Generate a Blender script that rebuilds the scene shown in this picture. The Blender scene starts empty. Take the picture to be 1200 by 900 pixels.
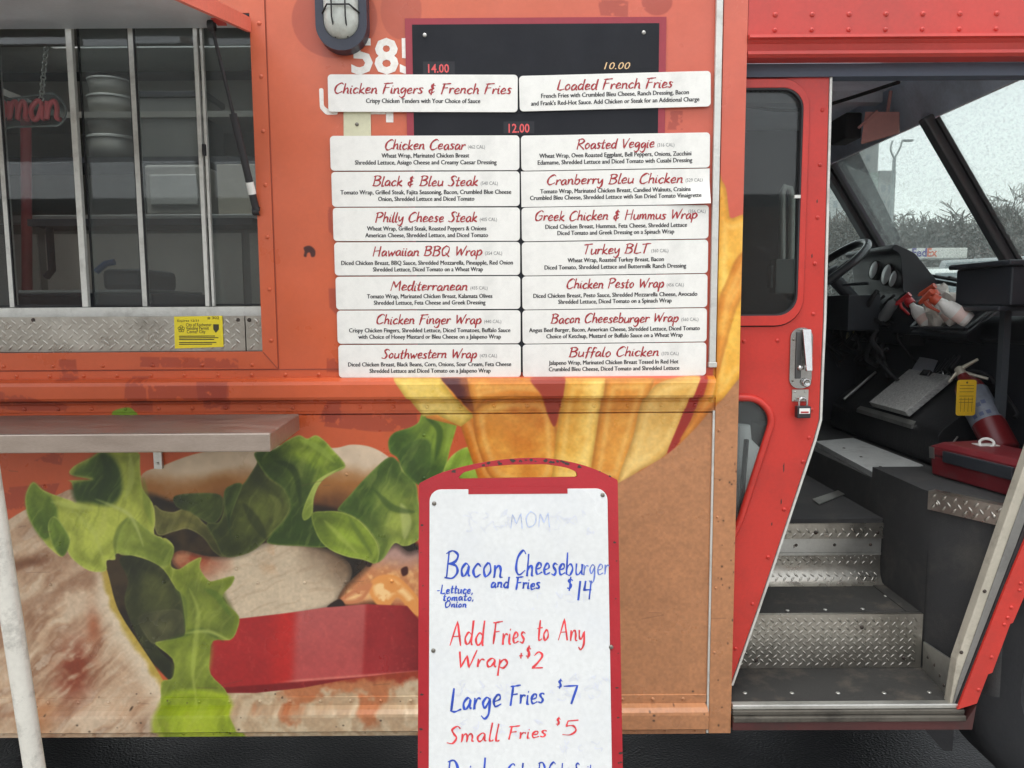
import bpy, bmesh, math, random
import numpy as np
from mathutils import Vector, Matrix
from mathutils.geometry import tessellate_polygon

# ------------------------------------------------------------------ camera, world, sun, exposure
SC = bpy.context.scene
COL = SC.collection
FPX, CAMY, CAMZ = 890.0, -2.23, 1.65
PITCH, ROLL = math.radians(5.8), math.radians(0.35)
FW = np.array([0, math.cos(PITCH), -math.sin(PITCH)])
_r0 = np.array([1.0, 0, 0]); _u0 = np.array([0, math.sin(PITCH), math.cos(PITCH)])
RT = math.cos(ROLL) * _r0 - math.sin(ROLL) * _u0
UP = math.sin(ROLL) * _r0 + math.cos(ROLL) * _u0
CAM = np.array([0, CAMY, CAMZ])
cd = bpy.data.cameras.new('camera'); cam = bpy.data.objects.new('camera', cd); COL.objects.link(cam)
cam.matrix_world = Matrix(((RT[0], UP[0], -FW[0], CAM[0]), (RT[1], UP[1], -FW[1], CAM[1]), (RT[2], UP[2], -FW[2], CAM[2]), (0, 0, 0, 1)))
cd.sensor_width = 36.0; cd.lens = FPX / 1200 * 36.0; cd.clip_start = 0.05; cd.clip_end = 2000
SC.camera = cam

SUN_EL, SUN_ROT = math.radians(78), math.radians(200)
w = bpy.data.worlds.new('World'); SC.world = w; w.use_nodes = True
nt = w.node_tree; bg = nt.nodes['Background']
sky = nt.nodes.new('ShaderNodeTexSky'); sky.sky_type = 'NISHITA'; sky.sun_disc = False
sky.sun_elevation = SUN_EL; sky.sun_rotation = SUN_ROT; sky.dust_density = 1.0; sky.air_density = 1.2; sky.ozone_density = 1.0
hs = nt.nodes.new('ShaderNodeHueSaturation'); hs.inputs['Saturation'].default_value = 0.18; hs.inputs['Value'].default_value = 1.0
nt.links.new(sky.outputs[0], hs.inputs['Color']); nt.links.new(hs.outputs[0], bg.inputs['Color'])
bg.inputs['Strength'].default_value = 0.15
sl = bpy.data.lights.new('sun', 'SUN'); so = bpy.data.objects.new('sun', sl); COL.objects.link(so)
sl.energy = 0.8; sl.angle = math.radians(32); sl.color = (1.0, 0.97, 0.93)
# sun stands behind the camera, high and a little to the left (overcast: very soft)
sd_ = Vector((math.sin(SUN_ROT) * math.cos(SUN_EL), math.cos(SUN_ROT) * math.cos(SUN_EL), math.sin(SUN_EL)))
so.rotation_euler = sd_.to_track_quat('Z', 'Y').to_euler()
SC.view_settings.view_transform = 'Standard'; SC.view_settings.look = 'None'
SC.view_settings.exposure = 1.4; SC.view_settings.gamma = 1.0
SC.render.engine = 'CYCLES'
SC.cycles.use_denoising = True
SC.cycles.max_bounces = 8; SC.cycles.transparent_max_bounces = 16; SC.cycles.volume_bounces = 0
SC.cycles.caustics_reflective = False; SC.cycles.caustics_refractive = False
SC.cycles.sample_clamp_indirect = 6.0

# ------------------------------------------------------------------ helpers
def ray(px, py):
    return FW + RT * (px - 600) / FPX + UP * (450 - py) / FPX
def P(px, py, X=None, Y=None, Z=None):
    """the point of the plane X=, Y= or Z= seen at a photograph pixel (used to measure the place)"""
    d = ray(px, py)
    t = (Y - CAM[1]) / d[1] if Y is not None else (Z - CAM[2]) / d[2] if Z is not None else (X - CAM[0]) / d[0]
    return CAM + d * t
def XZ(px, py, Y=0.0):
    v = P(px, py, Y=Y); return (float(v[0]), float(v[2]))
def lin(c):
    c = c / 255.0
    return c / 12.92 if c <= 0.04045 else ((c + 0.055) / 1.055) ** 2.4
def S(r, g, b): return (lin(r), lin(g), lin(b), 1.0)

def rrect(x0, x1, z0, z1, r, n=6):
    out = []
    for cx, cz, a in ((x1 - r, z1 - r, 0), (x0 + r, z1 - r, 90), (x0 + r, z0 + r, 180), (x1 - r, z0 + r, 270)):
        for k in range(n + 1):
            t = math.radians(a + 90 * k / n); out.append((cx + r * math.cos(t), cz + r * math.sin(t)))
    return out
def round_poly(pts, r, n=5):
    """polygon with rounded corners; r may be a list"""
    out = []; N = len(pts)
    for i in range(N):
        p = Vector(pts[i]); a = Vector(pts[i - 1]) - p; b = Vector(pts[(i + 1) % N]) - p
        rr = r[i] if isinstance(r, (list, tuple)) else r
        rr = min(rr, a.length * .49, b.length * .49)
        if rr < 1e-5: out.append(tuple(p)); continue
        s = p + a.normalized() * rr; e = p + b.normalized() * rr
        for k in range(n + 1):
            t = k / n; out.append(tuple(s * (1 - t) ** 2 + p * 2 * t * (1 - t) + e * t * t))
    return out
def catmull(pts, n=6, closed=False):
    pts = [np.array(p, float) for p in pts]; N = len(pts); out = []
    if N < 3 and not closed: return pts
    for i in range(N if closed else N - 1):
        if closed: p0, p1, p2, p3 = pts[i - 1], pts[i], pts[(i + 1) % N], pts[(i + 2) % N]
        else: p0, p1, p2, p3 = pts[max(i - 1, 0)], pts[i], pts[i + 1], pts[min(i + 2, N - 1)]
        if np.allclose(p1, p2): continue
        for k in range(n):
            t = k / n
            out.append(.5 * ((2 * p1) + (-p0 + p2) * t + (2 * p0 - 5 * p1 + 4 * p2 - p3) * t * t + (-p0 + 3 * p1 - 3 * p2 + p3) * t ** 3))
    if not closed: out.append(pts[-1])
    return out

class MB:
    """collects geometry in world coordinates and links it as ONE mesh object"""
    def __init__(s): s.v = []; s.f = []; s.m = []; s.sm = []; s.T = None; s.mi = 0; s.smooth = False
    def add(s, verts, faces, smooth=None):
        o = len(s.v)
        for p in verts:
            p = Vector(p); s.v.append(s.T @ p if s.T else p)
        for f in faces:
            s.f.append([i + o for i in f]); s.m.append(s.mi); s.sm.append(s.smooth if smooth is None else smooth)
        return s
    def box(s, x0, x1, y0, y1, z0, z1):
        v = [(x, y, z) for z in (z0, z1) for y in (y0, y1) for x in (x0, x1)]
        return s.add(v, [(0, 2, 3, 1), (4, 5, 7, 6), (0, 1, 5, 4), (2, 6, 7, 3), (0, 4, 6, 2), (1, 3, 7, 5)], False)
    def hexa(s, b, t):
        """b, t: four points each, both counter-clockwise seen from the t side"""
        return s.add(list(b) + list(t), [(3, 2, 1, 0), (4, 5, 6, 7), (0, 1, 5, 4), (1, 2, 6, 5), (2, 3, 7, 6), (3, 0, 4, 7)], False)
    def plate(s, outer, y0, y1, holes=(), yf=None, axis='Y'):
        """outline in (x,z) [axis Y], (y,z) [axis X] or (x,y) [axis Z], holes cut out, from y0 (front) to y1"""
        def mk(p, y):
            y = y if yf is None else y + yf(p)
            return (p[0], y, p[1]) if axis == 'Y' else (y, p[0], p[1]) if axis == 'X' else (p[0], p[1], y)
        loops = [list(outer)] + [list(h) for h in holes]
        flat = [p for l in loops for p in l]; n = len(flat)
        tri = tessellate_polygon([[Vector((p[0], p[1], 0)) for p in l] for l in loops])
        s.add([mk(p, y0) for p in flat] + [mk(p, y1) for p in flat], [tuple(t) for t in tri] + [tuple(i + n for i in reversed(t)) for t in tri], False)
        o = 0
        for l in loops:
            k = len(l)
            s.add([mk(p, y0) for p in l] + [mk(p, y1) for p in l], [(i, (i + 1) % k, (i + 1) % k + k, i + k) for i in range(k)], False)
        return s
    def tube(s, path, r, n=8, caps=True, flat=False):
        path = [Vector(p) for p in path]; N = len(path); rr = r if isinstance(r, (list, tuple)) else [r] * N
        vs = []; fs = []; up = None
        for i, p in enumerate(path):
            d = (path[min(i + 1, N - 1)] - path[max(i - 1, 0)])
            d = d.normalized() if d.length > 1e-9 else Vector((0, 0, 1))
            if up is None:
                up = Vector((0, 0, 1)) if abs(d.z) < .9 else Vector((1, 0, 0))
            a = d.cross(up); a = a.normalized() if a.length > 1e-6 else d.orthogonal().normalized()
            b = a.cross(d); up = b
            for k in range(n):
                t = 2 * math.pi * (k + .5) / n
                vs.append(p + a * math.cos(t) * rr[i] + b * math.sin(t) * rr[i])
        for i in range(N - 1):
            for k in range(n): fs.append((i * n + k, i * n + (k + 1) % n, (i + 1) * n + (k + 1) % n, (i + 1) * n + k))
        s.add(vs, fs, not flat)
        if caps: s.add(vs[:n], [tuple(range(n))], False); s.add(vs[-n:], [tuple(range(n))], False)
        return s
    def lathe(s, prof, c, axis=(0, 0, 1), n=20, smooth=True):
        """prof: (radius, height) pairs turned round an axis through c"""
        ax = Vector(axis).normalized(); a = ax.orthogonal().normalized(); b = ax.cross(a); c = Vector(c)
        vs = []; fs = []
        for r, h in prof:
            for k in range(n):
                t = 2 * math.pi * k / n; vs.append(c + ax * h + (a * math.cos(t) + b * math.sin(t)) * r)
        for i in range(len(prof) - 1):
            for k in range(n): fs.append((i * n + k, i * n + (k + 1) % n, (i + 1) * n + (k + 1) % n, (i + 1) * n + k))
        return s.add(vs, fs, smooth)
    def torus(s, c, axis, R, r, n=32, m=8, squash=1.0):
        ax = Vector(axis).normalized(); a = ax.orthogonal().normalized(); b = ax.cross(a); c = Vector(c)
        vs = []; fs = []
        for i in range(n):
            t = 2 * math.pi * i / n; d = a * math.cos(t) + b * math.sin(t)
            for k in range(m):
                u = 2 * math.pi * k / m; vs.append(c + d * (R + r * math.cos(u)) + ax * r * squash * math.sin(u))
        for i in range(n):
            for k in range(m): fs.append((i * m + k, i * m + (k + 1) % m, ((i + 1) % n) * m + (k + 1) % m, ((i + 1) % n) * m + k))
        return s.add(vs, fs, True)
    def rivet(s, p, nrm=(0, -1, 0), r=.006, h=.004):
        return s.lathe([(r, 0), (r * .92, h * .45), (r * .6, h * .85), (r * .15, h)], p, nrm, 10)
    def extrude_x(s, prof, x0, x1, smooth=False):
        """open profile of (y,z) points swept along x"""
        n = len(prof)
        return s.add([(x0, y, z) for y, z in prof] + [(x1, y, z) for y, z in prof], [(i, i + 1, i + 1 + n, i + n) for i in range(n - 1)], smooth)
    def lozenges(s, o, u, v, nrm, wd, ht, pitch=.026, L=.0105, wl=.0032, h=.0026):
        """raised diamond-plate marks over a rectangle o + u*wd + v*ht"""
        o, u, v, nn = Vector(o), Vector(u).normalized(), Vector(v).normalized(), Vector(nrm).normalized()
        ni, nj = int(wd / pitch), int(ht / pitch * 2)
        for j in range(nj):
            for i in range(ni):
                cx = (i + .5 + (j % 2) * .5) * pitch; cy = (j + .6) * pitch * .5
                if cx > wd - pitch * .3 or cy > ht - pitch * .2: continue
                a = math.radians(48 if j % 2 == 0 else -48) 
                du = u * math.cos(a) + v * math.sin(a); dv = u * -math.sin(a) + v * math.cos(a)
                c = o + u * cx + v * cy
                vs = [c - du * L, c - du * L * .4 - dv * wl, c + du * L * .4 - dv * wl, c + du * L, c + du * L * .4 + dv * wl, c - du * L * .4 + dv * wl,
                      c - du * L * .5 + nn * h, c + du * L * .5 + nn * h]
                s.add(vs, [(0, 1, 6), (1, 2, 7, 6), (2, 3, 7), (3, 4, 7), (4, 5, 6, 7), (5, 0, 6)], True)
        return s
    def build(s, name, mats, parent=None, bevel=0, seg=2, art=False, loc=None):
        mats = mats if isinstance(mats, (list, tuple)) else [mats]
        me = bpy.data.meshes.new(name)
        off = Vector(loc) if loc is not None else (ROOT(parent) if parent is not None else Vector((0, 0, 0)))
        me.from_pydata([p - off for p in s.v], [], s.f); me.update()
        for m in mats: me.materials.append(m)
        me.polygons.foreach_set('material_index', s.m); me.polygons.foreach_set('use_smooth', s.sm)
        if art:
            uv = me.uv_layers.new(name='print'); L = len(me.loops)
            vi = np.empty(L, np.int32); me.loops.foreach_get('vertex_index', vi)
            co = np.array([tuple(p) for p in s.v])
            uvs = np.stack([(co[vi, 0] - AX0) / (AX1 - AX0), (co[vi, 2] - AZ0) / (AZ1 - AZ0)], 1)
            uv.data.foreach_set('uv', uvs.astype(np.float32).ravel())
        bm = bmesh.new(); bm.from_mesh(me)
        if bevel or art: bmesh.ops.remove_doubles(bm, verts=bm.verts, dist=1e-5)
        bmesh.ops.recalc_face_normals(bm, faces=bm.faces); bm.to_mesh(me); bm.free()
        o = bpy.data.objects.new(name, me); COL.objects.link(o)
        if parent is not None: o.parent = parent
        if loc is not None: o.location = off
        if bevel:
            b = o.modifiers.new('bevel', 'BEVEL'); b.width = bevel; b.segments = seg; b.limit_method = 'ANGLE'; b.angle_limit = math.radians(35)
        return o
def ROOT(o):
    p = Vector(o.location)
    while o.parent is not None: o = o.parent; p += Vector(o.location)
    return p
def tag(o, label=None, cat=None, group=None, kind=None):
    if label: o['label'] = label
    if cat: o['category'] = cat
    if group: o['group'] = group
    if kind: o['kind'] = kind
    return o
def thing(name, label, cat, loc=(0, 0, 0), group=None):
    o = bpy.data.objects.new(name, None); o.empty_display_size = .1; COL.objects.link(o); o.location = loc
    return tag(o, label, cat, group)
def copy_tree(o, parent=None):
    c = o.copy(); COL.objects.link(c)
    if parent is not None: c.parent = parent
    for ch in list(o.children): copy_tree(ch, c)
    return c

# ------------------------------------------------------------------ materials
def mat(name, col, rough=.5, metal=0.0, var=.08, scale=6.0, fine=.04, fscale=90.0, bump=0.0, bscale=200.0, spec=.5, rvar=.1, dirt=None, dscale=4.0, damt=.5, dedge=(.5, .72), coat=0.0, aniso=None):
    m = bpy.data.materials.new(name); m.use_nodes = True; t = m.node_tree; N = t.nodes; L = t.links
    b = N['Principled BSDF']; tc = N.new('ShaderNodeTexCoord')
    b.inputs['Metallic'].default_value = metal; b.inputs['Specular IOR Level'].default_value = spec
    if coat: b.inputs['Coat Weight'].default_value = coat; b.inputs['Coat Roughness'].default_value = .12
    src = tc.outputs['Object']
    if aniso:
        mp = N.new('ShaderNodeMapping'); mp.inputs['Scale'].default_value = aniso; L.new(src, mp.inputs[0]); src = mp.outputs[0]
    n1 = N.new('ShaderNodeTexNoise'); n1.inputs['Scale'].default_value = scale; n1.inputs['Detail'].default_value = 5; L.new(src, n1.inputs['Vector'])
    n2 = N.new('ShaderNodeTexNoise'); n2.inputs['Scale'].default_value = fscale; n2.inputs['Detail'].default_value = 3; L.new(src, n2.inputs['Vector'])
    def mr(inp, a, bb, lo=.3, hi=.7):
        r = N.new('ShaderNodeMapRange'); r.inputs[1].default_value = lo; r.inputs[2].default_value = hi; r.inputs[3].default_value = a; r.inputs[4].default_value = bb
        L.new(inp, r.inputs[0]); return r.outputs[0]
    a1 = mr(n1.outputs[0], 1 - var, 1 + var); a2 = mr(n2.outputs[0], 1 - fine, 1 + fine)
    mu = N.new('ShaderNodeMath'); mu.operation = 'MULTIPLY'; L.new(a1, mu.inputs[0]); L.new(a2, mu.inputs[1])
    vm = N.new('ShaderNodeVectorMath'); vm.operation = 'SCALE'; vm.inputs[0].default_value = col[:3]; L.new(mu.outputs[0], vm.inputs['Scale'])
    out = vm.outputs[0]
    if dirt is not None:
        n3 = N.new('ShaderNodeTexNoise'); n3.inputs['Scale'].default_value = dscale; n3.inputs['Detail'].default_value = 8; n3.inputs['Roughness'].default_value = .7; L.new(src, n3.inputs['Vector'])
        f = mr(n3.outputs[0], 0, damt, *dedge)
        mx = N.new('ShaderNodeMix'); mx.data_type = 'RGBA'; L.new(f, mx.inputs[0]); L.new(out, mx.inputs[6]); mx.inputs[7].default_value = dirt
        out = mx.outputs[2]
    L.new(out, b.inputs['Base Color'])
    L.new(mr(n1.outputs[0], max(.02, rough - rvar), min(1, rough + rvar)), b.inputs['Roughness'])
    if bump:
        n4 = N.new('ShaderNodeTexNoise'); n4.inputs['Scale'].default_value = bscale; n4.inputs['Detail'].default_value = 4; L.new(src, n4.inputs['Vector'])
        bp = N.new('ShaderNodeBump'); bp.inputs['Strength'].default_value = bump; bp.inputs['Distance'].default_value = .004; L.new(n4.outputs[0], bp.inputs['Height']); L.new(bp.outputs[0], b.inputs['Normal'])
    return m
def glass(name, tint=(.9, .93, .92), gloss=1.0, speck=0.0, film=0.0, rough=.02, filmcol=(.8, .85, .83, 1)):
    """thin pane: clear but for its reflection, a film of dust and painted reflection haze and dried or wet specks"""
    m = bpy.data.materials.new(name); m.use_nodes = True; t = m.node_tree; N = t.nodes; L = t.links
    N.remove(N['Principled BSDF']); out = N['Material Output']
    tr = N.new('ShaderNodeBsdfTransparent'); tr.inputs[0].default_value = tint + (1,)
    gl = N.new('ShaderNodeBsdfGlossy'); gl.inputs['Roughness'].default_value = rough
    fr = N.new('ShaderNodeFresnel'); fr.inputs[0].default_value = 1.45
    mg = N.new('ShaderNodeMath'); mg.operation = 'MULTIPLY'; mg.inputs[1].default_value = gloss; L.new(fr.outputs[0], mg.inputs[0])
    mx = N.new('ShaderNodeMixShader'); L.new(mg.outputs[0], mx.inputs[0]); L.new(tr.outputs[0], mx.inputs[1]); L.new(gl.outputs[0], mx.inputs[2])
    last = mx.outputs[0]
    if film or speck:
        df = N.new('ShaderNodeBsdfTranslucent'); df.inputs[0].default_value = filmcol
        d2 = N.new('ShaderNodeBsdfDiffuse'); d2.inputs[0].default_value = filmcol
        ad = N.new('ShaderNodeMixShader'); ad.inputs[0].default_value = .35; L.new(df.outputs[0], ad.inputs[1]); L.new(d2.outputs[0], ad.inputs[2])
        tc = N.new('ShaderNodeTexCoord')
        vo = N.new('ShaderNodeTexNoise'); vo.inputs['Scale'].default_value = 85; vo.inputs['Detail'].default_value = 2; L.new(tc.outputs['Object'], vo.inputs['Vector'])
        r = N.new('ShaderNodeMapRange'); r.inputs[1].default_value = .52; r.inputs[2].default_value = .68; r.inputs[3].default_value = film; r.inputs[4].default_value = film + speck; L.new(vo.outputs[0], r.inputs[0])
        m2 = N.new('ShaderNodeMixShader'); L.new(r.outputs[0], m2.inputs[0]); L.new(last, m2.inputs[1]); L.new(ad.outputs[0], m2.inputs[2]); last = m2.outputs[0]
    L.new(last, out.inputs['Surface'])
    return m
# ------------------------------------------------------------------ lettering
D2 = lambda x, y: [(x, y), (x, y)]
G = {
 'a': (.5, [[(.42,.4),(.26,.5),(.06,.28),(.14,.02),(.3,.08),(.42,.42),(.42,.42),(.42,.1),(.5,.02)]]),
 'b': (.5, [[(.06,1),(.06,1),(.08,.02),(.08,.02),(.09,.3),(.28,.5),(.44,.28),(.3,.0),(.1,.05)]]),
 'c': (.44, [[(.42,.4),(.26,.5),(.06,.25),(.2,0),(.44,.1)]]),
 'd': (.52, [[(.4,.4),(.22,.5),(.05,.24),(.18,0),(.38,.2),(.45,1),(.45,1),(.43,.08),(.5,.0)]]),
 'e': (.46, [[(.06,.22),(.36,.3),(.36,.46),(.22,.5),(.06,.28),(.16,.02),(.46,.1)]]),
 'f': (.38, [[(.42,.92),(.3,1),(.19,.85),(.17,.3),(.13,-.12)],[(.02,.46),(.36,.5)]]),
 'g': (.5, [[(.42,.4),(.24,.5),(.06,.28),(.2,.05),(.42,.42),(.42,.42),(.43,-.2),(.24,-.42),(.04,-.28)]]),
 'h': (.5, [[(.08,1),(.08,1),(.07,0),(.07,0),(.12,.32),(.28,.5),(.4,.35),(.4,.06),(.5,.02)]]),
 'i': (.2, [[(.07,.48),(.07,.48),(.08,.06),(.2,.02)],[(.1,.66),(.11,.72)]]),
 'k': (.46, [[(.07,1),(.07,0)],[(.38,.5),(.1,.2),(.1,.2),(.46,0)]]),
 'l': (.22, [[(.1,1),(.06,.15),(.14,0),(.24,.05)]]),
 'm': (.68, [[(.05,.48),(.05,.48),(.06,0),(.06,0),(.12,.38),(.24,.48),(.32,.3),(.32,0),(.32,0),(.37,.36),(.5,.48),(.58,.3),(.58,.06),(.68,.02)]]),
 'n': (.48, [[(.05,.48),(.05,.48),(.06,0),(.06,0),(.12,.36),(.28,.49),(.38,.32),(.38,.06),(.5,.02)]]),
 'o': (.46, [[(.24,.5),(.06,.28),(.18,0),(.4,.18),(.34,.45),(.2,.5)]]),
 'p': (.5, [[(.06,.48),(.06,.48),(.06,-.42),(.06,-.42),(.09,.25),(.28,.5),(.44,.28),(.28,.02),(.1,.08)]]),
 'r': (.36, [[(.05,.48),(.05,.48),(.07,0),(.07,0),(.11,.3),(.22,.47),(.36,.43)]]),
 's': (.38, [[(.36,.44),(.22,.5),(.1,.38),(.3,.16),(.2,0),(.02,.05)]]),
 't': (.34, [[(.17,.85),(.17,.85),(.13,.12),(.2,0),(.34,.06)],[(.0,.5),(.34,.55)]]),
 'u': (.5, [[(.06,.48),(.07,.1),(.2,0),(.4,.2),(.42,.48),(.42,.48),(.42,.08),(.5,.02)]]),
 'v': (.42, [[(.04,.5),(.18,0),(.18,0),(.4,.52)]]),
 'w': (.64, [[(.04,.5),(.16,.0),(.16,0),(.32,.4),(.32,.4),(.46,0),(.46,0),(.62,.52)]]),
 'y': (.48, [[(.05,.5),(.08,.2),(.22,.08),(.4,.46),(.4,.46),(.42,-.15),(.24,-.42),(.08,-.3)]]),
 'A': (.72, [[(.02,0),(.34,1),(.34,1),(.62,0)],[(.12,.36),(.56,.38)]]),
 'B': (.7, [[(.12,.98),(.1,0)],[(.0,.9),(.3,1.0),(.58,.84),(.46,.6),(.12,.52),(.12,.52),(.5,.46),(.62,.22),(.4,0),(.02,.02)]]),
 'C': (.68, [[(.64,.86),(.46,1),(.14,.7),(.08,.22),(.3,-.02),(.66,.16)]]),
 'D': (.74, [[(.12,.95),(.1,0)],[(.0,.92),(.4,.98),(.68,.55),(.48,.08),(.06,0)]]),
 'F': (.6, [[(.16,.92),(.12,.4),(.08,-.04)],[(.0,.94),(.3,.96),(.66,1.0)],[(.12,.5),(.48,.54)]]),
 'G': (.74, [[(.64,.86),(.44,1),(.12,.66),(.1,.16),(.34,0),(.6,.2),(.62,.46),(.62,.46),(.34,.44)]]),
 'H': (.72, [[(.1,.98),(.08,0)],[(.6,1),(.58,0)],[(.08,.48),(.6,.54)]]),
 'L': (.58, [[(.12,1),(.08,.04),(.08,.04),(.3,0),(.6,.08)]]),
 'M': (.86, [[(.04,0),(.14,.96),(.14,.96),(.4,.3),(.4,.3),(.68,1),(.68,1),(.76,.0)]]),
 'O': (.76, [[(.36,1),(.08,.6),(.2,.02),(.58,.2),(.64,.75),(.32,1)]]),
 'P': (.64, [[(.12,.96),(.08,-.02)],[(.0,.88),(.34,1),(.6,.76),(.4,.48),(.12,.44)]]),
 'Q': (.8, [[(.36,1),(.08,.6),(.2,.02),(.58,.2),(.64,.75),(.32,1)],[(.4,.26),(.74,-.1)]]),
 'R': (.68, [[(.12,.96),(.08,-.02)],[(.0,.88),(.36,1),(.58,.78),(.4,.52),(.14,.46),(.14,.46),(.66,-.02)]]),
 'S': (.56, [[(.56,.86),(.4,1),(.16,.82),(.28,.56),(.44,.3),(.28,.0),(.0,.06)]]),
 'T': (.62, [[(.32,.94),(.27,.0)],[(.0,.9),(.3,.95),(.68,1.0)]]),
 'V': (.6, [[(.04,.9),(.24,0),(.24,0),(.58,1)]]),
 'W': (.9, [[(.06,.9),(.2,.02),(.2,.02),(.44,.7),(.44,.7),(.6,0),(.6,0),(.88,1)]]),
 '&': (.62, [[(.46,.78),(.24,.86),(.2,.62),(.42,.48),(.42,.48),(.1,.3),(.2,.04),(.5,.2)],[(.3,.98),(.29,-.1)]]),
 '1': (.3, [[(.16,1),(.14,0)]]),
 '2': (.62, [[(.06,.78),(.28,1),(.5,.76),(.26,.3),(.02,.02),(.02,.02),(.6,.04)]]),
 '4': (.56, [[(.1,.98),(.06,.5),(.06,.5),(.5,.52)],[(.46,1),(.44,0)]]),
 '5': (.6, [[(.58,1),(.14,.94),(.14,.94),(.1,.6),(.1,.6),(.4,.62),(.56,.3),(.34,.02),(.0,.04)]]),
 '7': (.66, [[(.0,.94),(.64,.98),(.64,.98),(.34,0)]]),
 '$': (.5, [[(.46,.74),(.26,.86),(.1,.7),(.36,.42),(.3,.16),(.04,.18)],[(.27,1),(.23,0)]]),
 '+': (.34, [[(.17,.6),(.16,.25)],[(.02,.42),(.32,.44)]]),
 '-': (.34, [[(.04,.32),(.3,.35)]]), ',': (.2, [[(.1,.06),(.04,-.14)]]), '.': (.18, [[(.06,.0),(.07,.05)]]), ':': (.2, [[(.08,.4),(.09,.44)],[(.08,.04),(.09,.08)]]), ' ': (.34, []),
}
def hand_strokes(text, slant=0.0, gap=.08, jit=0.0, rnd=None):
    x = 0; out = []
    for ch in text:
        wd, st = G[ch]; dy = rnd.uniform(-jit, jit) if rnd else 0; sc = 1 + (rnd.uniform(-jit, jit) if rnd else 0)
        for s_ in st: out.append([(x + px * sc + slant * py, py * sc + dy) for px, py in s_])
        x += wd + gap
    return out, x - gap
def ribbon(mb, pts, width, y0, ramp=.00025, taper=.75):
    """flat pen stroke in the local (x, z) plane; it climbs a hair along its length so it never lies in its own plane"""
    pts = [np.array(p, float) for p in pts]; N = len(pts)
    if N < 2: return
    vs = []; fs = []
    for i, p in enumerate(pts):
        d = pts[min(i + 1, N - 1)] - pts[max(i - 1, 0)]; L = np.hypot(*d)
        d = d / L if L > 1e-9 else np.array([1., 0]); nn = np.array([-d[1], d[0]])
        t = i / (N - 1); wv = width * .5 * (taper + (1 - taper) * math.sin(math.pi * min(1, max(0, t)))) * (1 + .22 * math.sin(i * .9 + p[0] * 90) + .16 * (1 if d[1] < -.3 else -1))
        e = p + (-d if i == 0 else d if i == N - 1 else 0 * d) * wv * .6
        y = y0 - ramp * t
        vs += [(e[0] + nn[0] * wv, y, e[1] + nn[1] * wv), (e[0] - nn[0] * wv, y, e[1] - nn[1] * wv)]
    for i in range(N - 1): fs.append((2 * i, 2 * i + 1, 2 * i + 3, 2 * i + 2))
    mb.add(vs, fs, False)
def hand_text(mb, text, x0, x1, zb, cap, width, y0, slant=.18, jit=.0, seed=1, rot=0.0, gap=.08, n=5, xh=.5):
    """handwriting fitted between x0 and x1 with baseline zb (local x, z)"""
    rnd = random.Random(seed); st, wd = hand_strokes(text, slant, gap, jit, rnd)
    sx = (x1 - x0) / (wd + slant * .5)
    k = 0; yy = lambda y: y if y < 0 else y * xh / .5 if y <= .5 else xh + (y - .5) * (1 - xh) / .5
    for s_ in st:
        pts = catmull(s_, n)
        ribbon(mb, [(x0 + p[0] * sx, zb + yy(p[1]) * cap + rot * p[0] * sx) for p in pts], width, y0 - .00004 * (k % 5)); k += 1
_tc = {}
def type_text(mb, text, x0, x1, zb, height, y0, bold=.0, rot=0.0, shear=0.0, align='fit'):
    """plain sans lettering (Blender's own built-in face) as flat faces, fitted between x0 and x1"""
    key = (text, bold, shear)
    if key not in _tc:
        cu = bpy.data.curves.new('lettering', 'FONT'); cu.body = text; cu.resolution_u = 2; cu.offset = bold; cu.shear = shear; cu.size = 1.0
        ob = bpy.data.objects.new('lettering', cu); COL.objects.link(ob)
        bpy.context.view_layer.update()
        me = bpy.data.meshes.new_from_object(ob.evaluated_get(bpy.context.evaluated_depsgraph_get()))
        v = [tuple(p.co) for p in me.vertices]; f = [tuple(p.vertices) for p in me.polygons]
        bpy.data.objects.remove(ob); bpy.data.curves.remove(cu); bpy.data.meshes.remove(me)
        xs = [p[0] for p in v]; _tc[key] = (v, f, min(xs), max(xs))
    v, f, a, b = _tc[key]
    sx = (x1 - x0) / (b - a); sz = height / .69
    mb.add([(x0 + (p[0] - a) * sx, y0, zb + p[1] * sz + rot * (p[0] - a) * sx) for p in v], f, False)
# ------------------------------------------------------------------ the printed vinyl wrap, painted into an image by code
AX0, AX1, AZ0, AZ1 = -1.80, 0.72, 0.30, 2.66
RES = .002
AW, AH = int((AX1 - AX0) / RES), int((AZ1 - AZ0) / RES)
_rng = np.random.default_rng(7)
def fbm(scale_m, octs=4, seed=0, gain=.55, ax=1.0):
    """smooth noise 0..1 over the sheet; feature size in metres"""
    r = np.random.default_rng(seed); out = np.zeros((AH, AW), np.float32); amp = 1; tot = 0; s = scale_m
    for o in range(octs):
        nx, nz = max(2, int((AX1 - AX0) / (s * ax)) + 2), max(2, int((AZ1 - AZ0) / s) + 2)
        g = r.random((nz, nx)).astype(np.float32)
        xs = np.linspace(0, nx - 1.001, AW); zs = np.linspace(0, nz - 1.001, AH)
        xi = xs.astype(int); zi = zs.astype(int); fx = (xs - xi); fz = (zs - zi); fx = fx * fx * (3 - 2 * fx); fz = fz * fz * (3 - 2 * fz)
        a = g[np.ix_(zi, xi)] * (1 - fx) + g[np.ix_(zi, xi + 1)] * fx
        b = g[np.ix_(zi + 1, xi)] * (1 - fx) + g[np.ix_(zi + 1, xi + 1)] * fx
        out += amp * (a * (1 - fz[:, None]) + b * fz[:, None]); tot += amp; amp *= gain; s *= .5
    return out / tot
_X, _Z = np.meshgrid(AX0 + (np.arange(AW) + .5) * RES, AZ0 + (np.arange(AH) + .5) * RES)
_d = np.stack([_X - CAM[0], np.full_like(_X, -CAM[1]), _Z - CAM[2]], -1)
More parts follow.
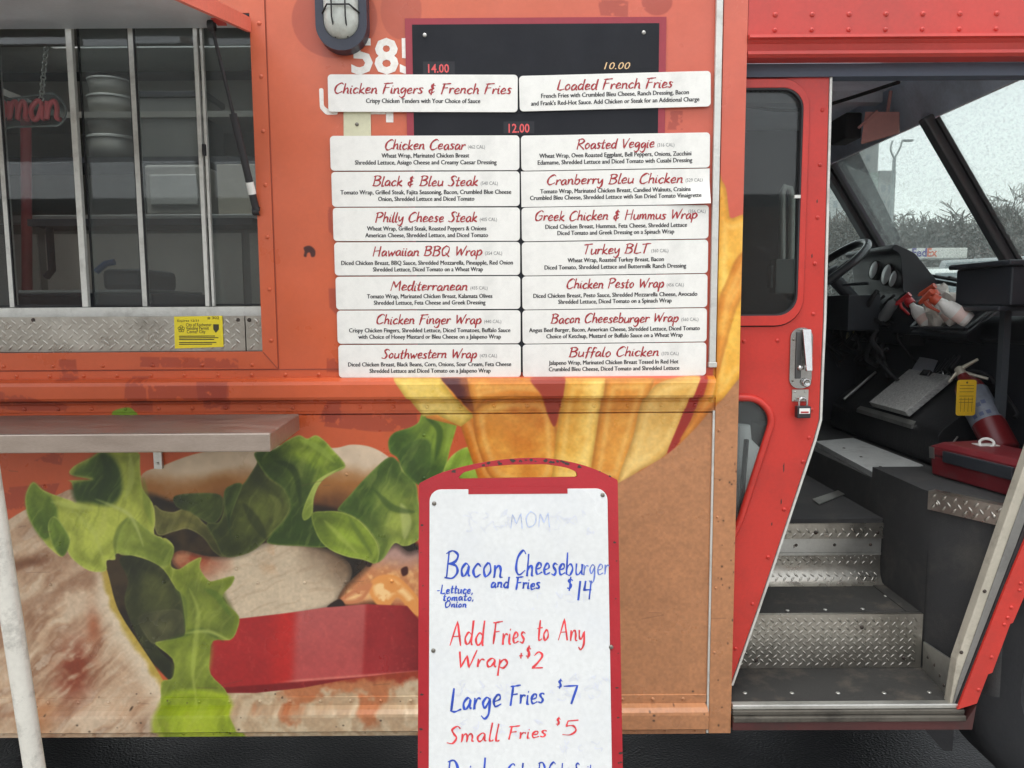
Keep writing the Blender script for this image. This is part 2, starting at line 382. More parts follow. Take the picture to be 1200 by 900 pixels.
_wv = _d @ FW
GX = (600 + FPX * (_d @ RT) / _wv).astype(np.float32); GY = (450 - FPX * (_d @ UP) / _wv).astype(np.float32)   # sheet coordinates in which the artwork was measured
del _d, _wv
def aniso(th, lng, sht, seed):
    r = np.random.default_rng(seed); n = 256; g = r.random((n, n)).astype(np.float32); out = 0
    for o, am in ((1, 1.0), (2, .55), (4, .3)):
        c, s_ = math.cos(math.radians(th)), math.sin(math.radians(th))
        u = (_X * c + _Z * s_ + 9 + N1_ * .05) / lng * o; v = (-_X * s_ + _Z * c + 9 + N1_ * .05) / sht * o
        ui = np.floor(u).astype(int); vi = np.floor(v).astype(int); fu = (u - ui); fv = (v - vi); fu = fu * fu * (3 - 2 * fu); fv = fv * fv * (3 - 2 * fv)
        a = g[vi % n, ui % n] * (1 - fu) + g[vi % n, (ui + 1) % n] * fu; b = g[(vi + 1) % n, ui % n] * (1 - fu) + g[(vi + 1) % n, (ui + 1) % n] * fu
        out = out + am * (a * (1 - fv) + b * fv)
    return (out / 1.85).astype(np.float32)
N1_ = fbm(.10, 4, 11)
FLD = {t: aniso(t, .09, .011, 20 + t) for t in (20, 60, 100, 140)}
FLD['t'] = aniso(42, .16, .022, 5)
N1, N2, N3 = fbm(.12, 5, 1), fbm(.03, 4, 2), fbm(.008, 2, 3)
ART = np.zeros((AH, AW, 3), np.float32)
def c3(c): return np.array(c, np.float32) / 255.0
def mixc(a, b, t): return a + (b - a) * np.clip(t, 0, 1)[..., None]
def sstep(a, b, x):
    t = np.clip((x - a) / (b - a), 0, 1); return t * t * (3 - 2 * t)
def sdf(pts, box):
    z0, z1, x0, x1 = box; x = GX[z0:z1, x0:x1]; y = GY[z0:z1, x0:x1]
    d2 = np.full(x.shape, 1e12, np.float32); ins = np.zeros(x.shape, bool); N = len(pts)
    for i in range(N):
        ax, ay = pts[i - 1]; bx, by = pts[i]
        ex, ey = bx - ax, by - ay; q = ex * ex + ey * ey
        if q < 1e-9: continue
        t = np.clip(((x - ax) * ex + (y - ay) * ey) / q, 0, 1)
        np.minimum(d2, (x - ax - t * ex) ** 2 + (y - ay - t * ey) ** 2, out=d2)
        if ay != by: ins ^= ((ay > y) != (by > y)) & (x < ex * (y - ay) / ey + ax)
    d = np.sqrt(d2); return np.where(ins, d, -d)
CUR = {}
FLD_KEY = lambda th: min((20, 60, 100, 140), key=lambda q: abs(q - th))
def shape(pts, fn, smooth=True, soft=1.2, alpha=1.0, n=5):
    """paint a closed outline; fn(sd, x, y, n1, n2, n3) gives colours or is one colour"""
    p = [tuple(q) for q in (catmull(pts, n, True) if smooth else pts)]
    w_ = [P(x, y, Y=0) for x, y in p]
    x0 = max(0, int((min(q[0] for q in w_) - AX0) / RES) - 3 - int(soft)); x1 = min(AW, int((max(q[0] for q in w_) - AX0) / RES) + 4 + int(soft))
    z0 = max(0, int((min(q[2] for q in w_) - AZ0) / RES) - 3 - int(soft)); z1 = min(AH, int((max(q[2] for q in w_) - AZ0) / RES) + 4 + int(soft))
    if x1 <= x0 or z1 <= z0: return
    b = (z0, z1, x0, x1); sl = np.s_[z0:z1, x0:x1]; sd = sdf(p, b)
    a = sstep(-soft * .5, soft * .5, sd) * alpha
    for k_ in FLD: CUR[k_] = FLD[k_][sl]
    c = fn(sd, GX[sl], GY[sl], N1[sl], N2[sl], N3[sl]) if callable(fn) else np.broadcast_to(c3(fn), sd.shape + (3,))
    if isinstance(c, tuple): c, aa = c; a = a * aa
    ART[sl] = ART[sl] * (1 - a[..., None]) + c * a[..., None]

# base paint: orange, redder to the right, paler towards the top, a veil of glare painted into the colour
t = sstep(430, 900, GX); up = sstep(480, 40, GY)
ART[:] = mixc(np.broadcast_to(c3((194, 88, 50)), ART.shape), c3((198, 84, 66)), t)
ART[:] = mixc(ART, c3((200, 108, 84)), up * .55)
ART *= (1 + (N1 - .5) * .10 + (N3 - .5) * .03)[..., None]
# worn darker lettering shapes of an old print
def stamp(pts, k=.80, thr=.42, smooth=False):
    def fn(sd, x, y, a, b, c):
        m = sstep(thr - .03, thr + .03, b * .55 + c * .35 + a * .1 + np.clip(sd, 0, 10) * .009 - .02)
        return np.broadcast_to(c3((118, 40, 34)), sd.shape + (3,)), m * (1 - k) * 1.9
    shape(pts, fn, smooth, 1.5)
def ell(cx, cy, rx, ry, n=20): return [(cx + rx * math.cos(2 * math.pi * k / n), cy + ry * math.sin(2 * math.pi * k / n)) for k in range(n)]
stamp(ell(392, 22, 50, 46), .84, .30, True)
stamp(ell(470, 12, 24, 34), .86, .34, True); stamp(ell(770, 2, 18, 16), .8, .36, True)
for q in [[(70,421),(90,421),(92,446),(70,446)],[(165,418),(280,420),(280,432),(165,430)],[(155,441),(178,441),(180,482),(153,482)],[(180,450),(274,450),(274,468),(182,466)],
          [(0,455),(40,462),(82,476),(80,482),(28,482),(0,478)],[(236,446),(272,446),(270,480),(240,480)],[(383,420),(397,420),(397,436),(383,436)],[(384,470),(400,470),(400,496),(372,494)],
          [(376,484),(488,484),(490,505),(440,506),(380,500)],[(385,338),(397,338),(397,372),(386,360)],[(384,243),(389,243),(390,280),(385,270)],[(700,0),(736,0),(736,20),(704,18)],
          [(786,130),(800,130),(800,152),(782,152)],[(0,572),(70,566),(60,590),(0,600)],[(60,530),(75,530),(72,545),(40,540)],[(10,488),(60,486),(64,506),(0,508)]]: stamp(q, .8, .40)
shape([(356,290),(363,288),(369,293),(369,300),(365,301),(363,296),(360,297),(359,301),(356,300),(357,295)], (66, 32, 28))
# ---- tortilla, filling, meat
def bread(light, dark, cx, cy, r, fleck=.5):
    def fn(sd, x, y, a, b, c):
        q = np.hypot((x - cx), (y - cy)) / r
        col = mixc(np.broadcast_to(c3(light), sd.shape + (3,)), c3(dark), sstep(.25, 1.1, q + (a - .5) * 1.3))
        col = mixc(col, c3((150, 96, 58)), sstep(.52, .75, a * .6 + b * .4) * fleck)
        return col * (1 + (b - .5) * .14 + (c - .5) * .08)[..., None]
    return fn
def uptort(sd, x, y, a, b, c):
    edge = 520 + np.abs(x - 410) * .06
    col = mixc(np.broadcast_to(c3((205, 184, 156)), sd.shape + (3,)), c3((150, 98, 48)), sstep(16, 46, y - edge + (a - .5) * 30))
    col = mixc(col, c3((62, 34, 22)), sstep(44, 82, y - edge + (a - .5) * 30))
    return col * (1 + (b - .5) * .12)[..., None]
shape([(160,612),(164,560),(190,546),(237,530),(300,524),(350,521),(390,525),(412,521),(435,524),(456,536),(480,560),(480,640),(400,640),(300,640),(170,640)], uptort)
shape([(120,600),(168,578),(205,588),(260,594),(330,598),(372,592),(420,606),(492,640),(492,728),(380,724),(250,800),(150,760),(120,700)],
      lambda sd, x, y, a, b, c: mixc(np.broadcast_to(c3((30, 24, 18)), sd.shape + (3,)), c3((62, 48, 30)), sstep(.4, .7, a)), soft=9)
def chicken(sd, x, y, a, b, c):
    col = mixc(np.broadcast_to(c3((204, 184, 154)), sd.shape + (3,)), c3((92, 70, 50)), sstep(332, 398, x + (655 - y) * .55 + (a - .5) * 34) * sstep(716, 652, y) * .95)
    col = mixc(col, c3((150, 120, 92)), sstep(.5, .75, CUR[20]) * .22)
    col = mixc(col, c3((150, 62, 36)), sstep(272, 236, x + (a - .5) * 50) * sstep(690, 660, y) * .9)
    col = mixc(col, c3((196, 150, 108)), sstep(.5, .62, a) * sstep(686, 650, y) * .6)
    return col * (1 + (c - .5) * .12 + (b - .5) * .08)[..., None] * (1 - .35 * sstep(7, 0, sd))[..., None]
shape([(203,650),(215,645),(245,652),(280,650),(312,636),(350,636),(385,644),(408,658),(412,675),(400,697),(385,712),(335,724),(302,728),(276,728),(262,700),(236,682),(205,664)], chicken, soft=2)
def shrimp(sd, x, y, a, b, c):
    col = mixc(np.broadcast_to(c3((196, 128, 82)), sd.shape + (3,)), c3((230, 180, 120)), sstep(.42, .62, a * .4 + b * .6))
    col = mixc(col, c3((178, 142, 128)), sstep(672, 645, y + (a - .5) * 24))
    col = mixc(col, c3((150, 62, 40)), sstep(698, 718, y + (b - .5) * 20) * .8)
    return col * (1 + (c - .5) * .1)[..., None] * (1 - .5 * sstep(9, 0, sd))[..., None]
shape([(396,708),(402,690),(424,668),(440,652),(462,637),(478,646),(496,652),(496,742),(470,728),(450,708),(420,712)], shrimp, soft=2)
for q, col in (([(432,690),(441,676),(462,674),(478,686),(492,704),(492,722),(480,716),(466,700),(455,712),(441,708)], (226, 152, 80)), ([(400,700),(430,684),(436,686),(424,704),(406,708)], (198, 126, 82))):
    shape(q, lambda sd, x, y, a, b, c, col=col: mixc(np.broadcast_to(c3(col), sd.shape + (3,)), c3((248, 205, 140)), sstep(2, 9, sd) * sstep(.4, .6, b)), soft=3)
shape([(470,667),(477,664),(478,672),(472,675)], (66, 30, 26), soft=2); shape([(428,657),(436,658),(434,664),(429,663)], (40, 24, 18), soft=2); shape([(383,712),(398,702),(404,712)], (36, 24, 20), soft=2)
# lower bun and sauce under the tomato, down to the skirt
def lowbun(sd, x, y, a, b, c):
    s_ = .5 + .5 * np.sin((x * .09 + y * .11 + (a - .5) * 26))
    col = mixc(np.broadcast_to(c3((198, 178, 146)), sd.shape + (3,)), c3((158, 122, 88)), s_ * .45)
    col = mixc(col, c3((176, 92, 48)), sstep(.52, .66, a + (815 - y) * .006) * .7)
    col = mixc(col, c3((150, 56, 34)), sstep(803, 793, y + (b - .5) * 14))
    return col * (1 + (c - .5) * .14 + (b - .5) * .08)[..., None]
shape([(250,790),(500,782),(560,800),(560,875),(230,875),(240,820)], lowbun, False, 2)
def tomato(sd, x, y, a, b, c):
    xx = x + (y - 750) * .05
    col = mixc(np.broadcast_to(c3((164, 38, 38)), sd.shape + (3,)), c3((182, 38, 34)), sstep(305, 335, xx) * sstep(360, 340, xx))
    f = sstep(338, 352, xx) * sstep(432, 424, xx)
    col = mixc(col, c3((176, 84, 80)), f * (.75 + .25 * sstep(800, 700, y)))
    col = mixc(col, c3((152, 40, 42)), sstep(424, 432, xx)); col = mixc(col, c3((122, 28, 32)), sstep(450, 500, xx))
    lip = 802 - (x - 290) * .075
    col = mixc(col, c3((122, 24, 26)), sstep(lip, lip + 3, y)); col = mixc(col, c3((214, 128, 110)), np.exp(-((y - lip) / 1.4) ** 2) * sstep(320, 350, x) * .7)
    col = mixc(col, c3((196, 92, 78)), sstep(.60, .78, CUR[100] * .6 + c * .4) * .22)
    return col * (1 + (c - .5) * .1 + (b - .5) * .10 + (a - .5) * .12)[..., None]
shape([(240,726),(281,725),(307,722),(340,718),(380,712),(430,708),(477,710),(494,730),(496,786),(452,790),(402,797),(355,806),(300,812),(265,812),(240,800)], tomato, False)
# left tortilla
def lefttort(sd, x, y, a, b, c):
    f_ = CUR['t']; s_ = a * .45 + f_ * .55
    col = mixc(np.broadcast_to(c3((186, 156, 126)), sd.shape + (3,)), c3((146, 108, 80)), sstep(.48, .68, s_) * .9)
    col = mixc(col, c3((206, 184, 156)), sstep(.50, .36, s_) * .75)
    col = mixc(col, c3((212, 198, 176)), sstep(.58, .72, b * .3 + f_ * .7) * .5)
    fold = 664 - (x - 10) * .28
    col = mixc(col, c3((104, 62, 38)), np.exp(-((y - fold - (a - .5) * 20) / 7) ** 2) * sstep(70, 40, x) * .8)
    col = mixc(col, c3((128, 88, 62)), np.exp(-((y - 700 - (x - 60) * -.5 + (b - .5) * 30) / 14) ** 2) * .55)
    gr = np.exp(-(((x - 88 - (y - 780) * -.12) / 22) ** 2 + ((y - 785) / 36) ** 2) ** 1.2)
    col = mixc(col, c3((126, 58, 36)), gr * sstep(.2, .6, b * .4 + f_ * .6) * 1.15)
    gr2 = np.exp(-(((x - 110) / 9) ** 2 + ((y - 735) / 22) ** 2)); col = mixc(col, c3((150, 76, 44)), gr2 * .7)
    gr3 = np.exp(-(((x - 52) / 16) ** 2 + ((y - 838) / 20) ** 2)); col = mixc(col, c3((176, 112, 66)), gr3 * .7)
    col = mixc(col, c3((214, 196, 168)), sstep(34, 10, sd) * sstep(100, 120, x) * sstep(640, 680, y) * .8)
    col = mixc(col, c3((176, 148, 52)), sstep(11, 3, sd + (b - .5) * 8) * sstep(110, 126, x) * .85)
    return col * (1 + (c - .5) * .12 + (b - .5) * .10)[..., None]
shape([(-20,625),(5,612),(32,596),(67,580),(90,578),(110,640),(124,664),(135,705),(145,726),(163,753),(182,782),(193,802),(200,830),(204,880),(-40,880),(-40,700)], lefttort)
# dark leaves deep in the wrap
def leaf(dark, lightc, lx, ly, r, rim=1.0, rimc=(176, 186, 96), vein=.5, th=60):
    def fn(sd, x, y, a, b, c):
        f_ = CUR[FLD_KEY(th)]
        q = np.hypot(x - lx, y - ly) / r
        tt = sstep(1.15, .05, q + (a - .5) * 1.1) + (b - .5) * .5
        col = mixc(np.broadcast_to(c3(dark), sd.shape + (3,)), c3(lightc), tt)
        vv = np.abs(np.sin((x * .7 + y * .35) * .09 + a * 14)); col = mixc(col, c3(rimc), sstep(.10, .0, vv) * vein * .22 * np.clip(tt, 0, 1))
        col = mixc(col, c3(dark) * .6, sstep(3, 10, sd) * sstep(22, 10, sd) * .25)
        col = mixc(col, c3(rimc), sstep(2.6, .3, sd) * rim * (.35 + .5 * np.clip(tt, 0, 1)))
        col = mixc(col, c3(rimc), sstep(.54, .84, f_) * .22); col = mixc(col, c3(dark) * .8, sstep(.46, .18, f_) * .22)
        return col * (1 + (c - .5) * .10)[..., None]
    return fn
shape([(140,655),(160,650),(195,665),(216,700),(214,748),(184,756),(203,780),(200,798),(180,776),(160,744),(146,706),(150,680)], leaf((34, 38, 22), (74, 78, 40), 190, 690, 70, .3, (112, 112, 62)), soft=2)
shape([(163,722),(200,714),(214,720),(214,748),(184,756),(170,744)], leaf((40, 42, 26), (88, 88, 54), 195, 735, 40, .4, (120, 118, 76)), soft=2)
shape([(180,593),(190,598),(203,600),(216,596),(228,602),(238,612),(250,624),(262,652),(250,646),(238,630),(220,620),(204,623),(184,626)], leaf((56, 58, 28), (122, 118, 58), 205, 610, 50, .8, (152, 146, 92)))
shape([(204,582),(225,578),(258,580),(261,600),(250,614),(235,608),(222,600),(207,594)], leaf((36, 46, 22), (80, 94, 40), 240, 588, 34, .6, (120, 124, 70)))
# leaves
shape([(262,652),(252,634),(242,614),(256,612),(262,598),(262,582),(272,568),(284,568),(300,545),(302,540),(315,560),(332,572),(340,590),(336,605),(317,627),(300,643),(282,651)], leaf((48, 56, 26), (96, 104, 44), 316, 600, 60, .8, (140, 148, 74)))
shape([(272,640),(262,582),(272,568),(284,568),(276,590),(270,612)], leaf((34, 46, 22), (64, 80, 34), 275, 575, 40, .7, (110, 122, 62)))
shape([(299,530),(320,527),(335,517),(350,510),(360,514),(370,510),(380,516),(390,527),(405,546),(390,555),(377,564),(369,580),(367,600),(374,618),(386,640),(350,640),(315,637),(317,627),(336,605),(340,590),(332,572),(315,560),(302,542)],
      leaf((50, 72, 24), (138, 160, 50), 376, 530, 56, .9))
shape([(312,545),(340,540),(365,548),(362,580),(356,608),(340,592),(330,572)], leaf((48, 66, 26), (76, 96, 36), 350, 570, 40, .0), soft=14, alpha=.7)
shape([(405,546),(392,553),(377,564),(368,582),(366,602),(357,610),(354,602),(360,584),(370,565),(384,555)], leaf((110, 128, 46), (170, 182, 88), 380, 560, 50, .8))
shape([(455,536),(467,541),(472,552),(487,566),(490,585),(493,600),(493,628),(482,638),(472,640),(462,637),(450,654),(441,659),(444,642),(435,625),(420,609),(400,600),(396,596),(410,580),(430,558)],
      leaf((62, 86, 30), (148, 162, 68), 474, 615, 60, .75))
shape([(365,603),(380,599),(400,600),(420,609),(435,625),(444,642),(441,660),(425,656),(405,652),(385,643),(372,628)], leaf((86, 104, 32), (142, 164, 52), 420, 632, 46, .9))
shape([(457,530),(455,517),(462,507),(480,501),(490,495),(494,485),(498,480),(506,474),(533,474),(536,494),(528,524),(519,553),(495,567),(488,567),(473,553),(466,537)], leaf((58, 86, 28), (128, 152, 50), 516, 500, 50, .8, (150, 174, 70)))
shape([(466,535),(474,522),(492,514),(505,520),(505,548),(495,566),(480,558)], leaf((40, 62, 24), (66, 92, 34), 490, 535, 34, .2), soft=5, alpha=.85)
shape([(519,556),(526,538),(543,525),(561,525),(579,537),(586,560),(582,576),(520,576)], leaf((84, 112, 36), (140, 170, 58), 545, 535, 44, .8))
# big front leaf
L1 = [(39,565),(50,574),(67,581),(82,586),(90,588),(84,566),(80,563),(107,562),(82,556),(87,546),(107,536),(120,529),(160,528),(164,547),(167,572),(179,590),(182,610),(181,626),(195,631),(204,641),(201,655),(201,664),(210,667),(222,659),(236,653),(234,665),(244,680),(253,680),(274,675),(271,686),(261,697),(265,707),(280,722),(278,738),(270,750),(250,751),(246,770),(247,790),(264,808),(271,827),(282,851),(286,880),(196,880),(196,852),(190,832),(189,800),(200,796),(204,788),(202,772),(182,755),(190,751),(210,747),(217,741),(215,712),(211,695),(206,690),(192,668),(175,657),(150,650),(136,649),(135,656),(125,657),(124,669),(105,669),(87,657),(79,645),(81,630),(75,640),(73,653),(60,644),(51,634),(36,612),(30,592),(31,577)]
shape(L1, leaf((112, 126, 38), (184, 192, 80), 128, 612, 150, .8, (196, 198, 112), th=60), n=3)
shape([(39,565),(50,574),(60,582),(68,600),(62,626),(50,632),(36,612),(30,592),(31,577)], leaf((62, 90, 26), (104, 130, 40), 45, 580, 40, .5), soft=6, alpha=.8)
shape([(56,616),(64,605),(78,622),(82,636),(74,652),(62,640)], leaf((74, 96, 30), (112, 136, 46), 66, 620, 30, .8))
shape([(107,536),(124,530),(140,548),(143,574),(130,592),(104,589),(88,587),(86,566),(108,561),(84,556)], leaf((36, 58, 20), (70, 98, 32), 95, 545, 30, .2), soft=9, alpha=.92)
shape([(140,620),(152,606),(170,618),(181,627),(203,641),(200,658),(190,664),(165,652),(138,648)], leaf((104, 120, 44), (140, 156, 62), 150, 640, 44, .7), alpha=.85)
shape([(224,680),(244,686),(262,682),(264,700),(276,722),(268,744),(240,748),(222,735),(216,706)], leaf((98, 112, 42), (136, 148, 56), 240, 715, 46, .2), soft=8, alpha=.75)
shape([(206,760),(226,744),(248,752),(244,790),(226,812),(204,806),(204,780)], leaf((108, 122, 36), (158, 172, 62), 228, 775, 44, .2), soft=10, alpha=.7)
shape([(192,815),(262,812),(276,840),(286,880),(196,880)], leaf((140, 160, 26), (178, 194, 46), 230, 845, 60, .2), soft=8, alpha=.8)
def crease(pts, col, wd, al=.6, soft=4):
    q = catmull(pts, 6); n_ = len(q); L_, R_ = [], []
    for i, p in enumerate(q):
        d = q[min(i + 1, n_ - 1)] - q[max(i - 1, 0)]; d = d / (np.hypot(*d) + 1e-9); wv = wd * math.sin(math.pi * (i + .5) / n_)
        L_.append((p[0] - d[1] * wv, p[1] + d[0] * wv)); R_.append((p[0] + d[1] * wv, p[1] - d[0] * wv))
    shape(L_ + R_[::-1], col, False, soft, al)
for q, col, wd, al in (([(112,585),(130,592),(150,602),(160,618),(168,640)], (190,198,120), 2.2, .6), ([(136,654),(135,636),(140,618),(150,606)], (78,96,34), 2.5, .6), ([(87,600),(100,612),(112,628),(122,660)], (182,190,96), 3, .45), ([(60,588),(84,592),(110,596)], (190,200,104), 4, .5),
    ([(190,752),(214,745),(236,738),(262,752)], (62,84,28), 2.5, .5), ([(218,742),(244,740),(268,750)], (188,196,104), 2, .6), ([(222,690),(232,715),(230,745),(226,790),(232,830)], (182,192,92), 3, .45), ([(205,690),(216,706),(217,740)], (74,92,34), 3, .5), ([(240,690),(256,700),(270,722)], (70,100,32), 4, .45),
    ([(152,532),(154,560),(146,586)], (176,186,96), 4, .5), ([(168,560),(172,590),(178,616)], (110,130,48), 4, .5), ([(120,535),(126,560),(112,584)], (30,50,18), 5, .5),
    ([(470,590),(476,610),(474,632)], (190,196,128), 6, .5), ([(440,575),(460,595),(486,600)], (48,70,26), 4, .6), ([(408,604),(420,625),(436,650)], (84,104,36), 3, .6), ([(380,610),(398,628),(420,650)], (164,178,80), 3, .5),
    ([(322,540),(345,552),(352,590)], (30,48,16), 4, .6), ([(352,515),(372,524),(392,542)], (150,172,70), 4, .6), ([(285,590),(300,612),(312,632)], (30,38,18), 6, .5), ([(316,580),(326,592),(320,616)], (124,130,62), 4, .5), ([(500,490),(515,505),(510,540)], (36,62,22), 4, .6), ([(520,478),(528,492),(522,530)], (136,160,64), 4, .6)):
    crease(q, col, wd, al)
shape([(133,482),(150,477),(159,482),(160,490),(134,490)], (120, 150, 44))
# ---- fries and brown carton
def carton(sd, x, y, a, b, c): return np.broadcast_to(c3((172, 120, 82)), sd.shape + (3,)) * (1 + (c - .5) * .16 + (b - .5) * .10 + (a - .5) * .08)[..., None]
CARTON = [(719,569),(752,551),(777,536),(797,520),(815,502),(832,482),(848,465),(862,447),(880,430),(880,870),(480,870),(700,600)]
def fry(dark, lightc, tilt=0.0, w=16):
    def fn(sd, x, y, a, b, c):
        s_ = .5 + .5 * np.sin((x + (y - 500) * tilt) / w + a * 2.5)
        col = mixc(np.broadcast_to(c3(dark), sd.shape + (3,)), c3(lightc), s_ * .45 + sstep(.35, .65, b * .3 + a * .7) * .6)
        col = mixc(col, c3(dark) * .72, sstep(6, 0, sd) * .5); col = mixc(col, c3((250, 226, 150)), sstep(5, 10, sd) * sstep(16, 10, sd) * .25)
        return col * (1 + (c - .5) * .10)[..., None]
    return fn
ARC = [(470,442),(868,442),(848,465),(832,482),(815,502),(797,520),(777,536),(752,551),(719,569),(600,600),(560,560),(540,500),(500,490)]
shape(ARC, fry((196, 112, 36), (226, 150, 62), .2), False)
shape([(462,442),(517,442),(538,470),(556,488),(540,500),(512,486),(496,488),(479,467)], fry((206, 166, 60), (232, 204, 112), -.6, 20), False)
shape([(517,442),(552,442),(560,468),(556,486),(544,474),(532,458)], lambda sd, x, y, a, b, c: mixc(np.broadcast_to(c3((78, 34, 34)), sd.shape + (3,)), c3((150, 84, 38)), sstep(536, 556, x + (b - .5) * 20)), False, 2)
shape([(554,486),(562,475),(580,468),(610,464),(640,468),(652,500),(646,566),(584,566),(562,530)], fry((196, 112, 38), (232, 172, 76), -.2, 13), soft=2)
shape([(548,442),(640,442),(640,466),(600,463),(570,468),(556,482)], fry((198, 118, 40), (222, 152, 64), -.3, 18), False, 2)
shape([(622,442),(662,442),(656,478),(650,500),(642,486),(634,462)], (150, 58, 40), True, 3)
shape([(662,442),(708,442),(700,506),(690,566),(646,566),(652,510)], fry((214, 152, 56), (240, 200, 104), .15, 11), False, 2)
shape([(708,442),(764,442),(748,500),(728,566),(690,566),(699,508)], fry((198, 122, 40), (222, 156, 66), .25, 13), False, 2)
shape([(724,566),(742,512),(752,470),(772,446),(822,441),(812,468),(794,512),(776,536),(750,551)], fry((206, 152, 66), (228, 190, 112), .3, 17), True, 2)
shape([(819,440),(827,440),(816,478),(800,512),(788,528),(782,530),(794,500),(808,466)], (152, 44, 34), True, 2)
shape([(827,440),(846,440),(846,466),(832,482),(806,512),(796,516),(810,492),(818,470)], fry((200, 116, 40), (226, 150, 62), .4, 14), False, 2)
shape([(830,470),(836,432),(838,300),(840,205),(845,212),(850,222),(853,246),(856,256),(870,252),(880,260),(880,420),(866,442),(850,465)], fry((216, 146, 44), (238, 192, 84), .04, 9), True, 2)
shape([(840,360),(850,330),(864,300),(880,296),(880,330),(862,362),(846,420),(838,440)], fry((204, 118, 36), (230, 160, 66), .5, 9), True, 4, .8)
shape(CARTON, carton, False, 1.5)
# scratches and road dirt
for k in range(26):
    x0, y0 = _rng.uniform(0, 860), _rng.uniform(480, 850); a_ = _rng.uniform(-.25, .25); L_ = _rng.uniform(6, 30)
    shape([(x0, y0), (x0 + L_, y0 + L_ * a_), (x0 + L_, y0 + L_ * a_ + .8), (x0, y0 + .8)], (84, 60, 46), False, .8, .4)
for k in range(60):
    x0, y0 = _rng.uniform(0, 870), _rng.uniform(810, 862); r_ = _rng.uniform(.5, 1.2)
    shape(ell(x0, y0, r_ * 1.3, r_, 7), (52, 38, 28), True, 1.0, .8)
for k in range(26):
    x0, y0 = _rng.uniform(840, 862), _rng.uniform(500, 850); shape(ell(x0, y0, _rng.uniform(.5, 1.2), _rng.uniform(.5, 1.6), 7), (60, 40, 28), True, 1.0, .8)
g_ = sstep(.56, .72, N1 * .5 + N2 * .5) * .16 * sstep(800, 850, GY); ART[:] = mixc(ART, c3((92, 76, 60)), g_)
ART[:] = np.clip(ART, 0, 1)
img = bpy.data.images.new('wrap_print', AW, AH, alpha=False)
_px = np.ones((AH, AW, 4), np.float32); _px[..., :3] = ART
img.pixels.foreach_set(_px.ravel()); img.update(); img.pack()
del _px, GX, GY, _X, _Z
def wrap_material():
    m = bpy.data.materials.new('printed_vinyl_wrap'); m.use_nodes = True; t = m.node_tree; N = t.nodes; L = t.links; b = N['Principled BSDF']
    uv = N.new('ShaderNodeUVMap'); uv.uv_map = 'print'
    im = N.new('ShaderNodeTexImage'); im.image = img; im.extension = 'EXTEND'; im.interpolation = 'Cubic'; L.new(uv.outputs[0], im.inputs[0])
    tc = N.new('ShaderNodeTexCoord'); n = N.new('ShaderNodeTexNoise'); n.inputs['Scale'].default_value = 9; n.inputs['Detail'].default_value = 6; L.new(tc.outputs['Object'], n.inputs['Vector'])
    r = N.new('ShaderNodeMapRange'); r.inputs[1].default_value = .3; r.inputs[2].default_value = .7; r.inputs[3].default_value = .24; r.inputs[4].default_value = .46; L.new(n.outputs[0], r.inputs[0]); L.new(r.outputs[0], b.inputs['Roughness'])
    n2 = N.new('ShaderNodeTexNoise'); n2.inputs['Scale'].default_value = 5; n2.inputs['Detail'].default_value = 3; L.new(tc.outputs['Object'], n2.inputs['Vector'])
    bp = N.new('ShaderNodeBump'); bp.inputs['Strength'].default_value = .3; bp.inputs['Distance'].default_value = .01; L.new(n2.outputs[0], bp.inputs['Height']); L.new(bp.outputs[0], b.inputs['Normal'])
    L.new(im.outputs[0], b.inputs['Base Color']); b.inputs['Specular IOR Level'].default_value = .45
    return m
M_WRAP = wrap_material()
# ------------------------------------------------------------------ palette
M_RED = mat('red_paint', S(190, 50, 40), .38, var=.06, scale=3, bump=.12, bscale=7, dirt=S(120, 40, 34), dscale=5, damt=.35)
M_REDHEAD = mat('faded_red_paint', S(190, 64, 55), .42, var=.07, scale=3, bump=.12, bscale=6, dirt=S(150, 60, 50), dscale=5, damt=.4)
M_MAROON = mat('maroon_dirty_paint', S(74, 36, 34), .6, var=.2, dirt=S(46, 38, 34), damt=.8)
M_ALU = mat('aluminium', S(196, 196, 190), .38, .9, var=.08, bump=.05, dirt=S(120, 116, 108), damt=.5)
M_ALUPALE = mat('pale_aluminium_trim', S(205, 205, 198), .45, .35, var=.08, dirt=S(110, 104, 96), dscale=12, damt=.5)
M_DIAM = mat('diamond_plate', S(172, 168, 158), .33, .92, var=.12, scale=12, bump=.08, dirt=S(84, 78, 68), dscale=6, damt=.75)
M_STEEL = mat('brushed_steel', S(166, 152, 140), .42, .8, var=.05, fine=.06, fscale=60, aniso=(2, 8, 8), dirt=S(140, 130, 122), damt=.12)
M_CHROME = mat('worn_chrome', S(176, 176, 174), .2, 1.0, var=.08, dirt=S(120, 116, 110), dscale=20, damt=.4)
M_RUB = mat('black_rubber', S(34, 34, 36), .65, var=.15, bump=.2)
M_CARPET = mat('charcoal_rubber_mat', S(50, 50, 50), .9, var=.12, scale=5, fine=.25, fscale=500, bump=.5, bscale=600, dirt=S(92, 88, 80), dscale=6, damt=.35)
M_TREAD = mat('worn_step_mat', S(46, 45, 42), .85, var=.2, scale=7, fine=.2, fscale=400, bump=.5, bscale=400, dirt=S(110, 100, 86), dscale=9, damt=.5)
M_BLACKPL = mat('black_plastic', S(48, 51, 56), .45, var=.1, bump=.15, bscale=600)
M_DARK = mat('dark_interior', S(44, 46, 52), .7, var=.2)
M_CEIL = mat('grey_headliner', S(212, 224, 240), .8, var=.10, bump=.2, dirt=S(140, 146, 156), damt=.5)
M_BEIGE = mat('beige_lining', S(150, 146, 136), .6, var=.1)
M_WHITEPL = mat('white_plastic', S(226, 226, 220), .4, var=.04, dirt=S(170, 166, 156), damt=.3)
M_SCREW = mat('screw_head', S(120, 116, 108), .4, .8)
